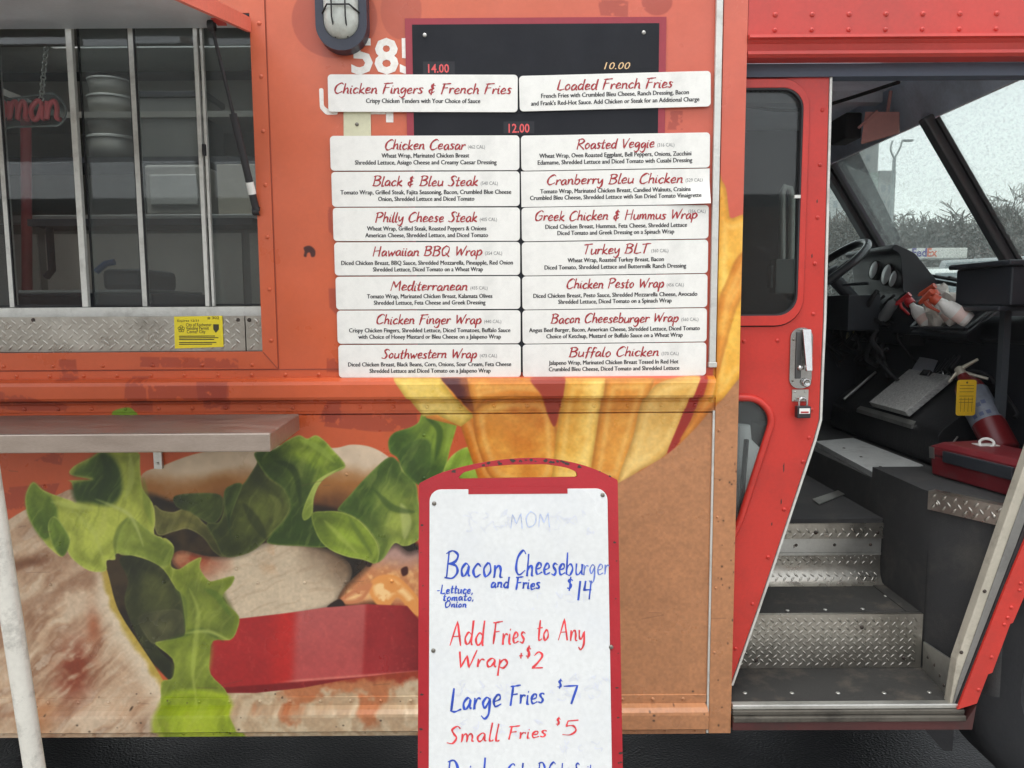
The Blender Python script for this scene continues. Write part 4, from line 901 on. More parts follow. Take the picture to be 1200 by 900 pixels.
b.build('diamond_plate_nosing', M_DIAM, whm)
# ---- entrance steps
SZ1, SZ2, SZ3 = .423, .612, .835
st = MB(); st.box(.672, 1.40, .02, .245, SZ1 - .03, SZ1); s1 = st.build('bottom_step', M_TREAD, T)
b = MB()
for px, py in ((982, 812), (1036, 812), (1089, 811), (928, 812), (873, 812)):
    v = P(px, py, Z=SZ1); b.rivet((v[0], v[1], SZ1), (0, 0, 1), .007, .002)
b.build('step_rivet', M_ALU, s1)
b = MB(); b.box(.672, 1.372, -.006, .0195, SZ1 - .012, SZ1 + .003); b.build('step_edge', M_ALU, s1, bevel=.003)
b = MB(); b.box(.672, 1.385, -.022, -.0065, SZ1 - .045, SZ1 - .028); b.box(.672, 1.385, -.012, .0, SZ1 - .0275, SZ1 - .0125)
b.build('sill_channel', mat('grimy_channel', S(92, 88, 80), .55, .5, var=.2, dirt=S(50, 46, 42), dscale=9, damt=.8), s1, bevel=.003)
b = MB(); b.plate([(.672, XZ(1000, 852)[1]), (XZ(1136, 852)[0], XZ(1136, 852)[1]), (XZ(1141, 824)[0], XZ(1141, 824)[1]), (1.39, SZ1 - .046), (.672, SZ1 - .046)], -.014, .03); b.box(.672, .72, -.017, -.0145, zr(852), SZ1 - .047)
b.build('sill_rail', M_MAROON, T)
st = MB(); st.box(.672, 1.381, .237, .252, SZ1 + .001, SZ2); st.lozenges((.70, .237, SZ1 + .004), (1, 0, 0), (0, 0, 1), (0, -1, 0), .675, SZ2 - SZ1 - .006, pitch=.0285, L=.012, wl=.0033)
s2 = st.build('riser_plate', M_DIAM, T)
b = MB()
for px, py in ((886, 774), (1059, 771), (1010, 735)):
    x, z = XZ(px, py, .237); b.rivet((x, .237, z), r=.007)
b.build('bolt', M_RUST, s2)
st = MB(); st.box(.672, 1.379, .253, .53, SZ2 - .02, SZ2 - .001); st.box(1.335, 1.379, .2535, .53, SZ2 - .0005, SZ2 + .002); s3 = st.build('middle_step', M_TREAD, T)
b = MB()
for px, py in ((923, 715), (967, 714), (1011, 713), (1038, 698)):
    v = P(px, py, Z=SZ2); b.rivet((v[0], v[1], SZ2 - .001), (0, 0, 1), .007, .002)
b.build('step_rivet', M_ALU, s3)
# curved upper riser of bent diamond plate
b = MB(); prof = [(.495, SZ2), (.515, SZ2 + .008), (.530, SZ2 + .03), (.537, SZ2 + .07), (.537, SZ2 + .105)]
b.extrude_x(prof, .672, 1.377, True); b.lozenges((.70, .537, SZ2 + .066), (1, 0, 0), (0, 0, 1), (0, -1, 0), .67, .045, pitch=.03, L=.011, wl=.003)
b.lozenges((.70, .516, SZ2 + .012), (1, 0, 0), (0, .5, .86), (0, -.86, .5), .67, .045, pitch=.03, L=.011, wl=.003)
b.build('curved_riser', M_DIAM, T)
b = MB(); b.box(.672, 1.377, .532, .5365, SZ2 + .106, SZ2 + .116); b.box(.672, 1.377, .534, .5365, SZ2 + .117, SZ2 + .170); pb_ = b.build('riser_strip', M_ALU, T)
b = MB()
for px in (933, 978, 1020): x = XZ(px, 640, .534)[0]; b.rivet((x, .534, SZ2 + .145), r=.006)
b.build('bolt', M_RUST, pb_)
b = MB(); b.box(.672, 1.380, .528, .534, SZ2 + .171, SZ3 + .003); b.box(.672, 1.380, .528, .56, SZ3 + .0035, SZ3 + .006); b.lozenges((.69, .528, SZ2 + .174), (1, 0, 0), (0, 0, 1), (0, -1, 0), .69, .050, pitch=.034, L=.013, wl=.004)
n_ = b.build('diamond_plate_nosing', M_DIAM, T)
b = MB()
for px in (956, 1028): x = XZ(px, 624, .528)[0]; b.rivet((x, .528, XZ(px, 624, .528)[1]), r=.008)
b.build('bolt', M_RUST, n_)
b = MB(); b.box(.672, 1.381, .5605, 1.0, SZ3 - .03, SZ3 + .002); s4 = b.build('upper_step', M_TREAD, T)
b = MB(); k4 = [Vector((*P(px, py, Z=.86)[:2], .861)) for px, py in ((952, 586), (960, 592), (1000, 576), (993, 572))]
b.hexa(k4, [p + Vector((0, 0, .004)) for p in k4]); b.build('seat_bracket', M_ALU, T)
# side sheet of the step well and back of the well under the cab floor
b = MB(); b.box(1.3825, 1.3835, .236, .62, .40, SZ3); b.build('well_side', M_CARPET, T)
b = MB(); b.box(.655, .670, .036, 1.0, .36, .856); b.build('well_side', M_RED, T)
# ---- front door jamb strip, rubber, red fender strip
jp = lambda px, py: XZ(px, py, .02)
b = MB(); b.plate([jp(1108, 826), jp(1117, 770), jp(1166, 628), jp(1235, 430), jp(1330, 60), jp(1352, 60), jp(1256, 440), jp(1186, 634), jp(1112, 826)], .0, .034)
jamb = b.build('door_jamb', mat('pale_worn_jamb', S(176, 170, 154), .5, .2, var=.1, dirt=S(96, 90, 80), dscale=9, damt=.6), T, bevel=.003)
b = MB(); b.plate([jp(1110, 826), jp(1119, 792), jp(1176, 630), jp(1246, 436), jp(1340, 62), jp(1351, 62), jp(1255.5, 440), jp(1185.5, 634), jp(1111.5, 826)], -.003, -.0005); b.build('jamb_channel', mat('grey_channel', S(128, 128, 124), .45, .5, dirt=S(60, 60, 60), damt=.6), jamb)
b = MB()
for px, py in ((1149, 690), (1122, 761)): x, z = jp(px, py); b.rivet((x, 0, z), r=.006)
b.build('jamb_screw', M_RUST, jamb)
b = MB(); b.plate([jp(1112.6, 827), jp(1186.6, 634), jp(1256.6, 440), jp(1353, 60), jp(1366, 60), jp(1270, 440), jp(1198, 634), jp(1119, 829)], -.004, .02); b.build('door_seal', M_RUB, T)
b = MB(); b.plate([XZ(1119.5, 829), XZ(1174, 690), XZ(1199, 630), XZ(1272, 440), XZ(1368, 60), XZ(1700, 60), XZ(1700, 590), XZ(1230, 600), XZ(1206, 672), XZ(1199, 693), XZ(1184, 728), XZ(1181, 729), XZ(1160, 786), XZ(1155, 788), XZ(1142, 822)], -.012, .03)
for px, py in ((1193,682),(1182,710),(1178,722),(1174,730),(1159,768),(1144,806),(1192,690)): x, z = XZ(px, py); b.rivet((x, -.012, z), r=.006)
b.build('front_fender', M_RED, T)
b = MB(); g0 = [P(1082, 752, X=1.383), P(1118, 776, Y=.03), P(1112, 822, Y=.03), P(1081, 784, X=1.383)]; g0 = [Vector(p) for p in g0]
b.add(g0 + [p + Vector((.006, .004, 0)) for p in g0], [(0, 1, 2, 3), (7, 6, 5, 4), (0, 1, 5, 4), (1, 2, 6, 5), (2, 3, 7, 6), (3, 0, 4, 7)])
gu = b.build('step_gusset', M_ALU, T)
b = MB()
for t_, s_ in ((.2, .4), (.45, .45), (.65, .6), (.8, .75)):
    p = g0[0].lerp(g0[1], t_).lerp(g0[3].lerp(g0[2], t_), s_); b.rivet(p, (-.7, -.7, 0), .006)
b.build('bolt', M_RUST, gu)
# nose and wheel-well, wheels
b = MB(); b.box(2.30, 2.75, .02, YF - .02, .75, 1.62); b.build('nose', M_RED, T, bevel=.05, seg=3)
M_TYRE = mat('tyre_rubber', S(22, 23, 25), .85, var=.15, bump=.3, bscale=60)
def wheel_at(x, y):
    t0 = MB(); R_ = .405
    t0.lathe([(.24, -.10), (.30, -.115), (.37, -.115), (.398, -.10), (R_, -.08), (R_, .08), (.398, .10), (.37, .115), (.30, .115), (.24, .10)], (x, y, R_), (0, 1, 0), 56)
    ty = t0.build('tyre', M_TYRE, T)
    r0 = MB(); r0.lathe([(.24, -.10), (.225, -.09), (.20, -.03), (.12, -.02), (.08, -.05), (.0, -.055)], (x, y, R_), (0, 1, 0), 36); r0.build('rim', M_RUB, ty)
for x, y in ((1.885, .22), (1.885, YF - .22), (-2.6, .22), (-2.6, YF - .22)): wheel_at(x, y)
b = MB(); b.hexa([P(1082, 853, Y=.15), P(1118, 853, Y=.15), P(1118, 853, Y=.2), P(1082, 853, Y=.2)], [P(1106, 880, Y=.15), P(1116, 880, Y=.15), P(1116, 880, Y=.2), P(1106, 880, Y=.2)]); b.build('mud_bracket', M_RUB, T)
# ---- sliding door, open behind the post
YD = .062
dp = lambda px, py: XZ(px, py, YD)
DL = .30
d_out = [(DL, dp(860, 77)[1]), dp(972, 79), dp(969, 195), dp(964.5, 375), dp(961.5, 440), dp(959.5, 492), dp(953, 516), dp(903, 667), dp(885, 720), dp(856, 802), (DL, dp(856, 802)[1])]
wz1, wz0 = dp(900, 92)[1], dp(900, 383)[1]; wxr = dp(946, 220)[0]
hole1 = rrect(DL + .08, wxr, wz0, wz1, .085, 8)
low = [dp(828, 466), dp(888, 466), dp(906, 488), dp(866, 612), dp(828, 690)]
hole2 = round_poly(low, [.03, .05, .05, .03, .03], 6)
b = MB(); b.plate(d_out, YD, YD + .028, [hole1, hole2])
for px, py in ((966,87),(964,129),(961,193),(958,255),(955,309),(953,368),(951,421),(951,480),(948,513),(941,541),(919,597),(900,653),(882,708),(862,760),(872,400),(911,399)): x, z = dp(px, py); b.rivet((x, YD, z), r=.0065)
b.mi = 1
for px, py, hpx in ((918, 548, 14), (915, 588, 8), (904, 614, 5), (951, 300, 6), (957, 236, 5), (930, 640, 6)):
    x, z = dp(px, py); b.add([(x, YD - .0006, z - hpx * .0012), (x + .003, YD - .0006, z - hpx * .0006), (x + .0025, YD - .0006, z + hpx * .0012), (x - .001, YD - .0006, z + hpx * .0005)], [(0, 1, 2, 3)])
door = b.build('cab_door', [M_RED, M_RUST], T)
b = MB(); pth = [dp(972.5, 78), dp(969.6, 195), dp(965.2, 375), dp(962.2, 440), dp(960.3, 492), dp(953.8, 516), dp(903.8, 667), dp(885.8, 720), dp(856.5, 803)]
for i in range(len(pth) - 1):
    a, c = pth[i], pth[i + 1]; b.hexa([(a[0], YD - .003, a[1]), (a[0] + .007, YD - .003, a[1]), (a[0] + .007, YD + .03, a[1]), (a[0], YD + .03, a[1])], [(c[0], YD - .003, c[1]), (c[0] + .007, YD - .003, c[1]), (c[0] + .007, YD + .03, c[1]), (c[0], YD + .03, c[1])])
b.build('door_edge', M_ALUPALE, door)
b = MB(); gz1, gz0, gx = dp(900, 104)[1], dp(900, 370)[1], dp(937.5, 220)[0]
inner = rrect(DL + .11, gx, gz0, gz1, .06, 8); o2 = rrect(DL + .083, wxr - .004, wz0 + .004, wz1 - .004, .082, 8)
b.plate(o2, YD - .010, YD + .02, [inner]); wfr = b.build('window_frame', M_RED, door, bevel=.003)
b = MB(); b.plate(hole1, YD + .004, YD + .018, [[(x * .998 + .001, z) for x, z in o2]]) if False else b.plate(rrect(DL + .079, wxr + .001, wz0 - .001, wz1 + .001, .086, 8), YD + .006, YD + .016, [rrect(DL + .086, wxr - .007, wz0 + .007, wz1 - .007, .08, 8)]); b.build('window_gasket', M_RUB, wfr)
b = MB(); b.plate(rrect(DL + .105, gx + .005, gz0 - .005, gz1 + .005, .062, 8), YD + .008, YD + .012); b.build('window_pane', M_TINT, wfr)
b = MB(); b.plate(rrect(DL + .109, gx + .001, gz0 - .001, gz1 + .001, .061, 8), YD - .0085, YD + .006, [rrect(DL + .115, gx - .005, gz0 + .005, gz1 - .005, .057, 8)]); b.build('pane_seal', M_RUB, wfr)
b = MB(); v = dp(932, 231); b.box(v[0] - .008, v[0] + .010, YD - .016, YD - .0105, v[1] - .005, v[1] + .004); b.build('window_latch', M_ALUPALE, wfr)
# lower kick window with its rolled rubber rim
b = MB(); hl = catmull([(p[0], YD - .004, p[1]) for p in hole2] + [(hole2[0][0], YD - .004, hole2[0][1])], 1)
b.tube(hl, .011, 8, caps=False); b.build('kick_window_rim', M_RED, door)
b = MB(); b.plate(round_poly(low, [.03, .05, .05, .03, .03], 6), YD + .008, YD + .012); b.build('kick_window_pane', M_GLASS, door)
# door handle
hx0, hx1 = dp(925, 420)[0], dp(951, 420)[0]; hz0, hz1 = dp(938, 455)[1], dp(938, 384)[1]
b = MB(); b.plate(rrect(hx0, hx1, hz0, hz1, .03, 8), YD - .006, YD - .0005); hb = b.build('handle_plate', M_CHROME, door, bevel=.003)
b = MB(); hxm = dp(941.5, 420)[0]
b.hexa([(hxm - .012, YD - .02, hz1 - .004), (hxm + .014, YD - .02, hz1 - .004), (hxm + .014, YD - .0065, hz1 - .004), (hxm - .012, YD - .0065, hz1 - .004)][::-1], [(hxm - .006, YD - .045, hz0 + .055), (hxm + .012, YD - .045, hz0 + .055), (hxm + .012, YD - .03, hz0 + .055), (hxm - .006, YD - .03, hz0 + .055)][::-1])
b.build('pull_lever', M_CHROME, hb, bevel=.003)
b = MB(); b.box(hx0 + .016, hx0 + .034, YD - .0105, YD - .0062, hz0 + .03, hz1 - .012); b.build('handle_recess', mat('grey_recess', S(92, 92, 92), .35, .8), hb, bevel=.004)
b = MB(); b.lathe([(.013, 0), (.013, .012), (.009, .014), (.009, .010), (.0, .010)], (dp(943, 448)[0], YD - .006, dp(943, 448)[1]), (0, -1, 0), 18); b.lathe([(.009, 0), (.007, .006), (0, .008)], (dp(936, 431)[0], YD - .0106, dp(936, 431)[1]), (0, -1, 0), 14); b.build('key_lock', M_CHROME, hb)
b = MB()
for px, py in ((929, 398), (948, 398), (928, 446)): x, z = dp(px, py); b.rivet((x, YD - .006, z), r=.004)
b.build('handle_screw', M_SCREW, hb)
b = MB(); v0, v1 = dp(928, 456.5), dp(946.5, 470); b.box(v0[0], v1[0], YD - .004, YD - .0005, v1[1], v0[1]); v2 = dp(937, 466); b.tube([(v2[0] - .008, YD - .004, v2[1]), (v2[0] - .008, YD - .02, v2[1]), (v2[0] + .008, YD - .02, v2[1]), (v2[0] + .008, YD - .004, v2[1])], .003, 6)
for px, py in ((931, 459), (943, 459), (931, 468)): x, z = dp(px, py); b.rivet((x, YD - .004, z), r=.003)
b.build('hasp', M_ALU, door)
# mirror arm and grab rail seen through the door glass
b = MB(); b.tube([Vector(P(*q, Y=.42)) for q in ((917, 306), (917, 226), (920, 219), (926, 221), (928, 232), (927, 306))], .011, 8); b.build('grab_rail', M_ALUPALE, T)
b = MB(); v0, v1 = P(907, 304, Y=.42), P(931, 344, Y=.42); b.box(v0[0], v1[0], .40, .46, v1[2], v0[2]); b.box(v0[0] - .012, v0[0] - .003, .41, .45, v1[2] + .02, v0[2] - .02); b.build('rail_bracket', mat('grey_bracket', S(110, 114, 112), .5, .3), T, bevel=.004)
# ---- stainless counter shelf and its brackets
sh = MB(); zs = 1.343; y1s = -.37
o_ = [(XL + .6, -.032), (-.622, -.032), (-.600, y1s), (XL + .6, y1s)]
sh.add([(x, y, z) for z in (zs - .048, zs) for x, y in o_], [(0, 1, 2, 3), (7, 6, 5, 4), (0, 1, 5, 4), (1, 2, 6, 5), (2, 3, 7, 6), (3, 0, 4, 7)])
shelf = sh.build('serving_shelf', M_STEEL, T, bevel=.004)
for px in (187, -260):
    x = XZ(px, 540)[0]; b = MB(); b.box(x - .012, x + .012, -.012, -.0005, zs - .165, zs - .0485); b.hexa([(x - .004, -.0125, zs - .11), (x + .004, -.0125, zs - .11), (x + .004, -.05, zs - .06), (x - .004, -.05, zs - .06)], [(x - .004, -.0125, zs - .049), (x + .004, -.0125, zs - .049), (x + .004, -.2, zs - .049), (x - .004, -.2, zs - .049)])
    b.rivet((x, -.012, zs - .15), r=.005); b.build('shelf_bracket', M_ALU, shelf)
# ---- bulkhead light
LX, LZ = XZ(403, 2); LZ = XZ(403, -2)[1]; hw, hh = .071, .155
b = MB(); b.plate(rrect(LX - hw, LX + hw, LZ - hh, LZ + hh, hw * .98, 12), -.045, -.0005, [rrect(LX - hw + .022, LX + hw - .022, LZ - hh + .030, LZ + hh - .030, hw - .024, 12)])
lamp = b.build('bulkhead_light', mat('navy_black_housing', S(38, 42, 56), .4), T, bevel=.010, seg=3)
b = MB(); gw, gh = hw - .0225, hh - .0305
rows = []
for k in range(6):
    t_ = k / 5 * math.pi / 2; rows.append([(LX + (x - LX) * math.cos(t_) , -.040 - .035 * math.sin(t_), LZ + (z - LZ) * (1 - (1 - math.cos(t_)) * .35)) for x, z in rrect(LX - gw, LX + gw, LZ - gh, LZ + gh, gw * .98, 12)])
n_ = len(rows[0]); b.add([p for r in rows for p in r], [(i * n_ + k, i * n_ + (k + 1) % n_, (i + 1) * n_ + (k + 1) % n_, (i + 1) * n_ + k) for i in range(5) for k in range(n_)], True)
b.build('lamp_glass', mat('frosted_lamp_glass', S(176, 180, 172), .25, var=.2, scale=14, bump=.8, bscale=45), lamp)
b = MB()
for dx in (-.016, .018): b.tube([(LX + dx, -.046, LZ - hh + .034), (LX + dx * 1.1, -.082, LZ - hh * .5), (LX + dx * 1.1, -.084, LZ + hh * .5), (LX + dx, -.046, LZ + hh - .034)], .0022, 6)
zz = XZ(403, 18)[1]; b.tube([(LX - hw + .02, -.046, zz - .01), (LX - .03, -.08, zz), (LX + .03, -.08, zz), (LX + hw - .02, -.046, zz - .01)], .0026, 6)
b.build('wire_guard', M_RUB, lamp)
# ---- old phone lettering and backing strip on the panel
M_VWHITE = mat('white_vinyl', S(232, 230, 222), .5, var=.03, dirt=S(180, 150, 130), dscale=30, damt=.4)
b = MB(); x0, z0 = XZ(412, 85.5); x1, z1 = XZ(488, 46)
type_text(b, '585', x0, XZ(494, 85)[0], z0, z1 - z0, -.0012, bold=.028)
u0, uz0 = XZ(374, 134); u1, uz1 = XZ(396, 103)
b.build('phone_digits', M_VWHITE, T)
b = MB(); b.plate(round_poly([XZ(374, 103.5), XZ(379, 103.5), XZ(379.5, 124), XZ(384, 128), XZ(396, 128), XZ(396, 134.5), XZ(382, 134.5), XZ(375, 127)][::-1], .006, 4), -.0012, -.0002); b.build('vinyl_letter', M_VWHITE, T)
b = MB(); b.plate([XZ(452.5, 143.5), XZ(461, 143.5), XZ(461, 131), XZ(452.5, 131)], -.0012, -.0002); b.plate([XZ(430, 134), XZ(452, 134), XZ(452, 131), XZ(430, 131)], -.0011, -.0002)
b.build('vinyl_letter', M_VWHITE, T)
b = MB(); b.plate([XZ(403, 160), XZ(435, 160), XZ(434, 88), XZ(402.5, 88)], -.003, -.0015); bk = b.build('backing_strip', mat('pale_green_strip', S(200, 198, 168), .6, var=.06), T)
b = MB(); x, z = XZ(418.5, 146); b.rivet((x, -.003, z), r=.0055); b.build('screw', M_SCREW, bk)
# ------------------------------------------------------------------ menu
M_TILE = mat('white_menu_board', S(228, 227, 220), .38, var=.03, scale=8, fine=.02, dirt=S(186, 186, 180), dscale=9, damt=.38, bump=.05, bscale=4)
M_INKRED = mat('red_ink', S(158, 36, 42), .5, var=.06, fine=.08)
M_INKBLK = mat('black_ink', S(36, 36, 38), .5, var=.06)
M_INKGREY = mat('grey_ink', S(110, 110, 110), .5, var=.04)
M_BOARD = mat('charcoal_board', S(20, 22, 28), .65, var=.12, bump=.05, spec=.3, dirt=S(34, 37, 44), damt=.4)
M_BORDER = mat('maroon_border', S(148, 46, 58), .5, var=.06)
MX = XZ(610.3, 160)[0]
bb = thing('menu_backboard', 'black menu board with a maroon border behind the white menu signs', 'menu board', (float(MX), 0, XZ(610, 300)[1]))
x0, x1 = XZ(484, 80)[0], XZ(771.5, 80)[0]; zt, zb_ = XZ(600, 29)[1], XZ(600, 436)[1]
b = MB(); b.box(x0, x1, -.006, -.0005, zb_, zt); b.build('panel', M_BOARD, bb)
b = MB(); o2 = [(XZ(475.5, 60)[0], zb_ - .002), (XZ(780, 60)[0], zb_ - .002), (XZ(780, 60)[0], XZ(600, 21.5)[1]), (XZ(475.5, 60)[0], XZ(600, 21.5)[1])]
b.plate(o2, -.005, -.0004, [[(x0 + .0005, zb_), (x1 - .0005, zb_), (x1 - .0005, zt - .0005), (x0 + .0005, zt - .0005)]]); b.build('border', M_BORDER, bb)
b = MB()
for px, py in ((498, 42), (754, 39)): x, z = XZ(px, py); b.rivet((x, -.006, z), r=.006)
b.build('screw', M_ALU, bb)
M_SAL = mat('salmon_ink', S(214, 84, 84), .5)
b = MB()
x, z = XZ(502, 86); type_text(b, '14.00', x, XZ(526.5, 86)[0], z, .023, -.0066, bold=.015)
b.build('price_lettering', M_SAL, bb); b = MB()
x, z = XZ(596, 156); type_text(b, '12.00', x, XZ(620.5, 155)[0], z, .024, -.0066, bold=.015)
b.build('price_lettering', M_SAL, bb)
b = MB(); x, z = XZ(707.5, 82); type_text(b, '10.00', x, XZ(738, 82)[0], z, .019, -.0066, bold=.0, shear=.25); b.build('price_lettering', mat('cream_ink', S(226, 190, 140), .5), bb)
M_STK = mat('faded_sticker', S(24, 26, 32), .65, var=.1)
for (a, c, e, f) in ((496, 521 + 12, 73, 88), (590, 626, 143, 157)): MB().box(XZ(a, e)[0], XZ(c, e)[0], -.0063, -.006, XZ(a, f)[1], XZ(a, e)[1]).build('price_sticker', M_STK, bb)
TOPS = [159, 201, 243, 283.3, 323.3, 363, 403, 442.5]
LEFT = [('Chicken Fingers & French Fries', 392, 600, 111, None, [('Crispy Chicken Tenders with Your Choice of Sauce', 430, 563, 122)]),
 ('Chicken Ceasar', 451, 546, 176, '(462 CAL)', [('Wheat Wrap, Marinated Chicken Breast', 448, 550, 185.5), ('Shredded Lettuce, Asiago Cheese and Creamy Caesar Dressing', 417, 582, 193.5)]),
 ('Black & Bleu Steak', 437, 561, 218.5, '(540 CAL)', [('Tomato Wrap, Grilled Steak, Fajita Seasoning, Bacon, Crumbled Blue Cheese', 400, 599, 228.2), ('Onion, Shredded Lettuce and Diced Tomato', 444, 556, 236)]),
 ('Philly Cheese Steak', 440, 560, 260.5, '(405 CAL)', [('Wheat Wrap, Grilled Steak, Roasted Peppers & Onions', 431, 570, 270.6), ('American Cheese, Shredded Lettuce, and Diced Tomato', 429, 572, 278.4)]),
 ('Hawaiian BBQ Wrap', 437, 566, 300, '(354 CAL)', [('Diced Chicken Breast, BBQ Sauce, Shredded Mozzarella, Pineapple, Red Onion', 401, 601, 310.6), ('Shredded Lettuce, Diced Tomato on a Wheat Wrap', 438, 566, 318.2)]),
 ('Mediterranean', 458, 549, 340.5, '(435 CAL)', [('Tomato Wrap, Marinated Chicken Breast, Kalamata Olives', 431, 577, 349.5), ('Shredded Lettuce, Feta Cheese and Greek Dressing', 439, 569, 357)]),
 ('Chicken Finger Wrap', 441, 565, 379.5, '(440 CAL)', [('Crispy Chicken Fingers, Shredded Lettuce, Diced Tomatoes, Buffalo Sauce', 410, 598, 389.3), ('with Choice of Honey Mustard or Bleu Cheese on a Jalapeno Wrap', 421, 587, 396.8)]),
 ('Southwestern Wrap', 448, 560, 419.5, '(473 CAL)', [('Diced Chicken Breast, Black Beans, Corn, Onions, Sour Cream, Feta Cheese', 409, 599, 429), ('Shredded Lettuce and Diced Tomato on a Jalapeno Wrap', 434, 575, 436.5)])]
RIGHT = [('Loaded French Fries', 652, 788, 105.5, None, [('French Fries with Crumbled Bleu Cheese, Ranch Dressing, Bacon', 634, 806, 114), ("and Frank's Red-Hot Sauce. Add Chicken or Steak for an Additional Charge", 622, 818, 122.5)]),
 ('Roasted Veggie', 675, 767, 174.5, '(316 CAL)', [('Wheat Wrap, Oven Roasted Eggplant, Bell Peppers, Onions, Zucchini', 632, 809, 184.5), ('Edamame, Shredded Lettuce and Diced Tomato with Cusabi Dressing', 630, 810, 192.3)]),
 ('Cranberry Bleu Chicken', 640, 800, 216, '(529 CAL)', [('Tomato Wrap, Marinated Chicken Breast, Candied Walnuts, Craisins', 633, 808, 226), ('Crumbled Bleu Cheese, Shredded Lettuce with Sun Dried Tomato Vinaigrette', 621, 820, 233.5)]),
 ('Greek Chicken & Hummus Wrap', 626, 817, 258, '(356 CAL)', [('Diced Chicken Breast, Hummus, Feta Cheese, Shredded Lettuce', 639, 804, 267.5), ('Diced Tomato and Greek Dressing on a Spinach Wrap', 653, 789, 275)]),
 ('Turkey BLT', 682, 760, 297.5, '(360 CAL)', [('Wheat Wrap, Roasted Turkey Breast, Bacon', 665, 777, 307), ('Diced Tomato, Shredded Lettuce and Buttermilk Ranch Dressing', 638, 803, 315)]),
 ('Chicken Pesto Wrap', 663, 778, 337.5, '(456 CAL)', [('Diced Chicken Breast, Pesto Sauce, Shredded Mozzarella Cheese, Avocado', 625, 816, 348), ('Shredded Lettuce, Diced Tomato on a Spinach Wrap', 654, 786, 355.3)]),
 ('Bacon Cheeseburger Wrap', 645, 795, 378, '(560 CAL)', [('Angus Beef Burger, Bacon, American Cheese, Shredded Lettuce, Diced Tomato', 620, 819, 388), ('Choice of Ketchup, Mustard or Buffalo Sauce on a Wheat Wrap', 640, 799, 395.5)]),
 ('Buffalo Chicken', 666, 772, 417.5, '(370 CAL)', [('Jalapeno Wrap, Marinated Chicken Breast Tossed In Red Hot', 643, 794, 426.5), ('Crumbled Bleu Cheese, Diced Tomato and Shredded Lettuce', 643, 795, 434)])]
def menu_tile(row, col, data, k):
    title, a, c, yb, cal, lines = data
    if col == 0:
        y0, y1 = (88.5, 132.5) if row == 0 else (TOPS[row - 1] + .6, TOPS[row] - .4)
        xa, xb = (384.5, 607) if row == 0 else (387 + (y0 - 159) * .040, 609 + (y0 - 159) * .0065); rot = -.004 + .001 * (k % 3)
        if row == 0: rot = -.008
    else:
        y0, y1 = (87.2, 129) if row == 0 else (TOPS[row - 1] - .8 - max(0, 4 - row) * .15, TOPS[row] - 1.4 - max(0, 4 - row) * .15)
        xa, xb = (608.2, 831.5) if row == 0 else (610.3 + (y0 - 159) * .008, 830.7 - (y0 - 159) * .0175); rot = .012 - row * .0009 if row else .020
    xm_, ym_ = (xa + xb) / 2, (y0 + y1) / 2
    L0, Zt = XZ(xa, y0); R0, Zb = XZ(xb, y1); Zt = XZ(xm_, y0)[1]; Zb = XZ(xm_, y1)[1]
    cx, cz = (L0 + R0) / 2, (Zt + Zb) / 2; hw, hh = (R0 - L0) / 2, (Zt - Zb) / 2
    yb0 = -.0095 if row else -.011
    curl = (lambda p: -max(0, p[0] - .1) ** 2 * .5 * max(0, -p[1] / hh + .2)) if title.startswith('Cranberry') else None
    o = thing('menu_sign', f'white menu sign reading {title}', 'menu sign', (cx, 0, cz), 'white menu signs on the truck side')
    o.rotation_euler = (0, -rot, 0)
    b = MB()
    if curl:
        n = 28; v = []; f = []
        for j in range(7):
            for i in range(n + 1): x = -hw + 2 * hw * i / n; z = -hh + 2 * hh * j / 6; v.append((x, yb0 + curl((x, z)), z))
        f = [(j * (n + 1) + i, j * (n + 1) + i + 1, (j + 1) * (n + 1) + i + 1, (j + 1) * (n + 1) + i) for j in range(6) for i in range(n)]
        b.add(v, f, True); m_ = len(v)
        b.add([(x, y + .0025, z) for x, y, z in v], [tuple(reversed(q)) for q in f], True)
    else:
        b.plate(rrect(-hw + .0006, hw - .0006, -hh + .0004, hh - .0004, .0105, 5), yb0, yb0 + .003)
    pn = b.build('panel', M_TILE, None, bevel=0 if curl else .0006); pn.parent = o
    yt = yb0 - .0004
    def loc(px, py):
        x, z = XZ(px, py); dx, dz = x - cx, z - cz; return dx, dz - rot * dx
    def fit(mb):
        if curl:
            for i, p in enumerate(mb.v): p.y += curl((p.x, p.z))
        return mb
    ym = (a + c) / 2
    p0, p1 = loc(a, yb), loc(c, yb); zb = loc(ym, yb)[1]
    b = MB(); hand_text(b, title, p0[0], p1[0], zb, .0275, .0041, yt, slant=.20, jit=.03, seed=k, gap=.05, xh=.54)
    t_ = fit(b).build('title_lettering', M_INKRED, None); t_.parent = o
    b = MB()
    for txt, la, lc, ly in lines:
        q0, q1 = loc(la, ly), loc(lc, ly); zl = loc((la + lc) / 2, ly)[1]; type_text(b, txt, q0[0] - .0006, q1[0] - .0006, zl, .0122, yt); type_text(b, txt, q0[0] + .0006, q1[0] + .0006, zl + .0003, .0122, yt - .0001)
    t_ = fit(b).build('description_lettering', M_INKBLK, None); t_.parent = o
    if cal:
        b = MB(); xa2 = c + 2.5; q0, q1 = loc(xa2, yb), loc(xa2 + 20, yb)
        if title.startswith('Greek'): q0, q1 = loc(806, 249), loc(826, 249); zc = q0[1] - .003
        else: zc = zb + .002
        type_text(b, cal, q0[0], q1[0], zc, .0098, yt, bold=.0); t_ = fit(b).build('calorie_lettering', M_INKGREY, None); t_.parent = o
for i in range(8):
    menu_tile(i, 0, LEFT[i], i); menu_tile(i, 1, RIGHT[i], i + 20)
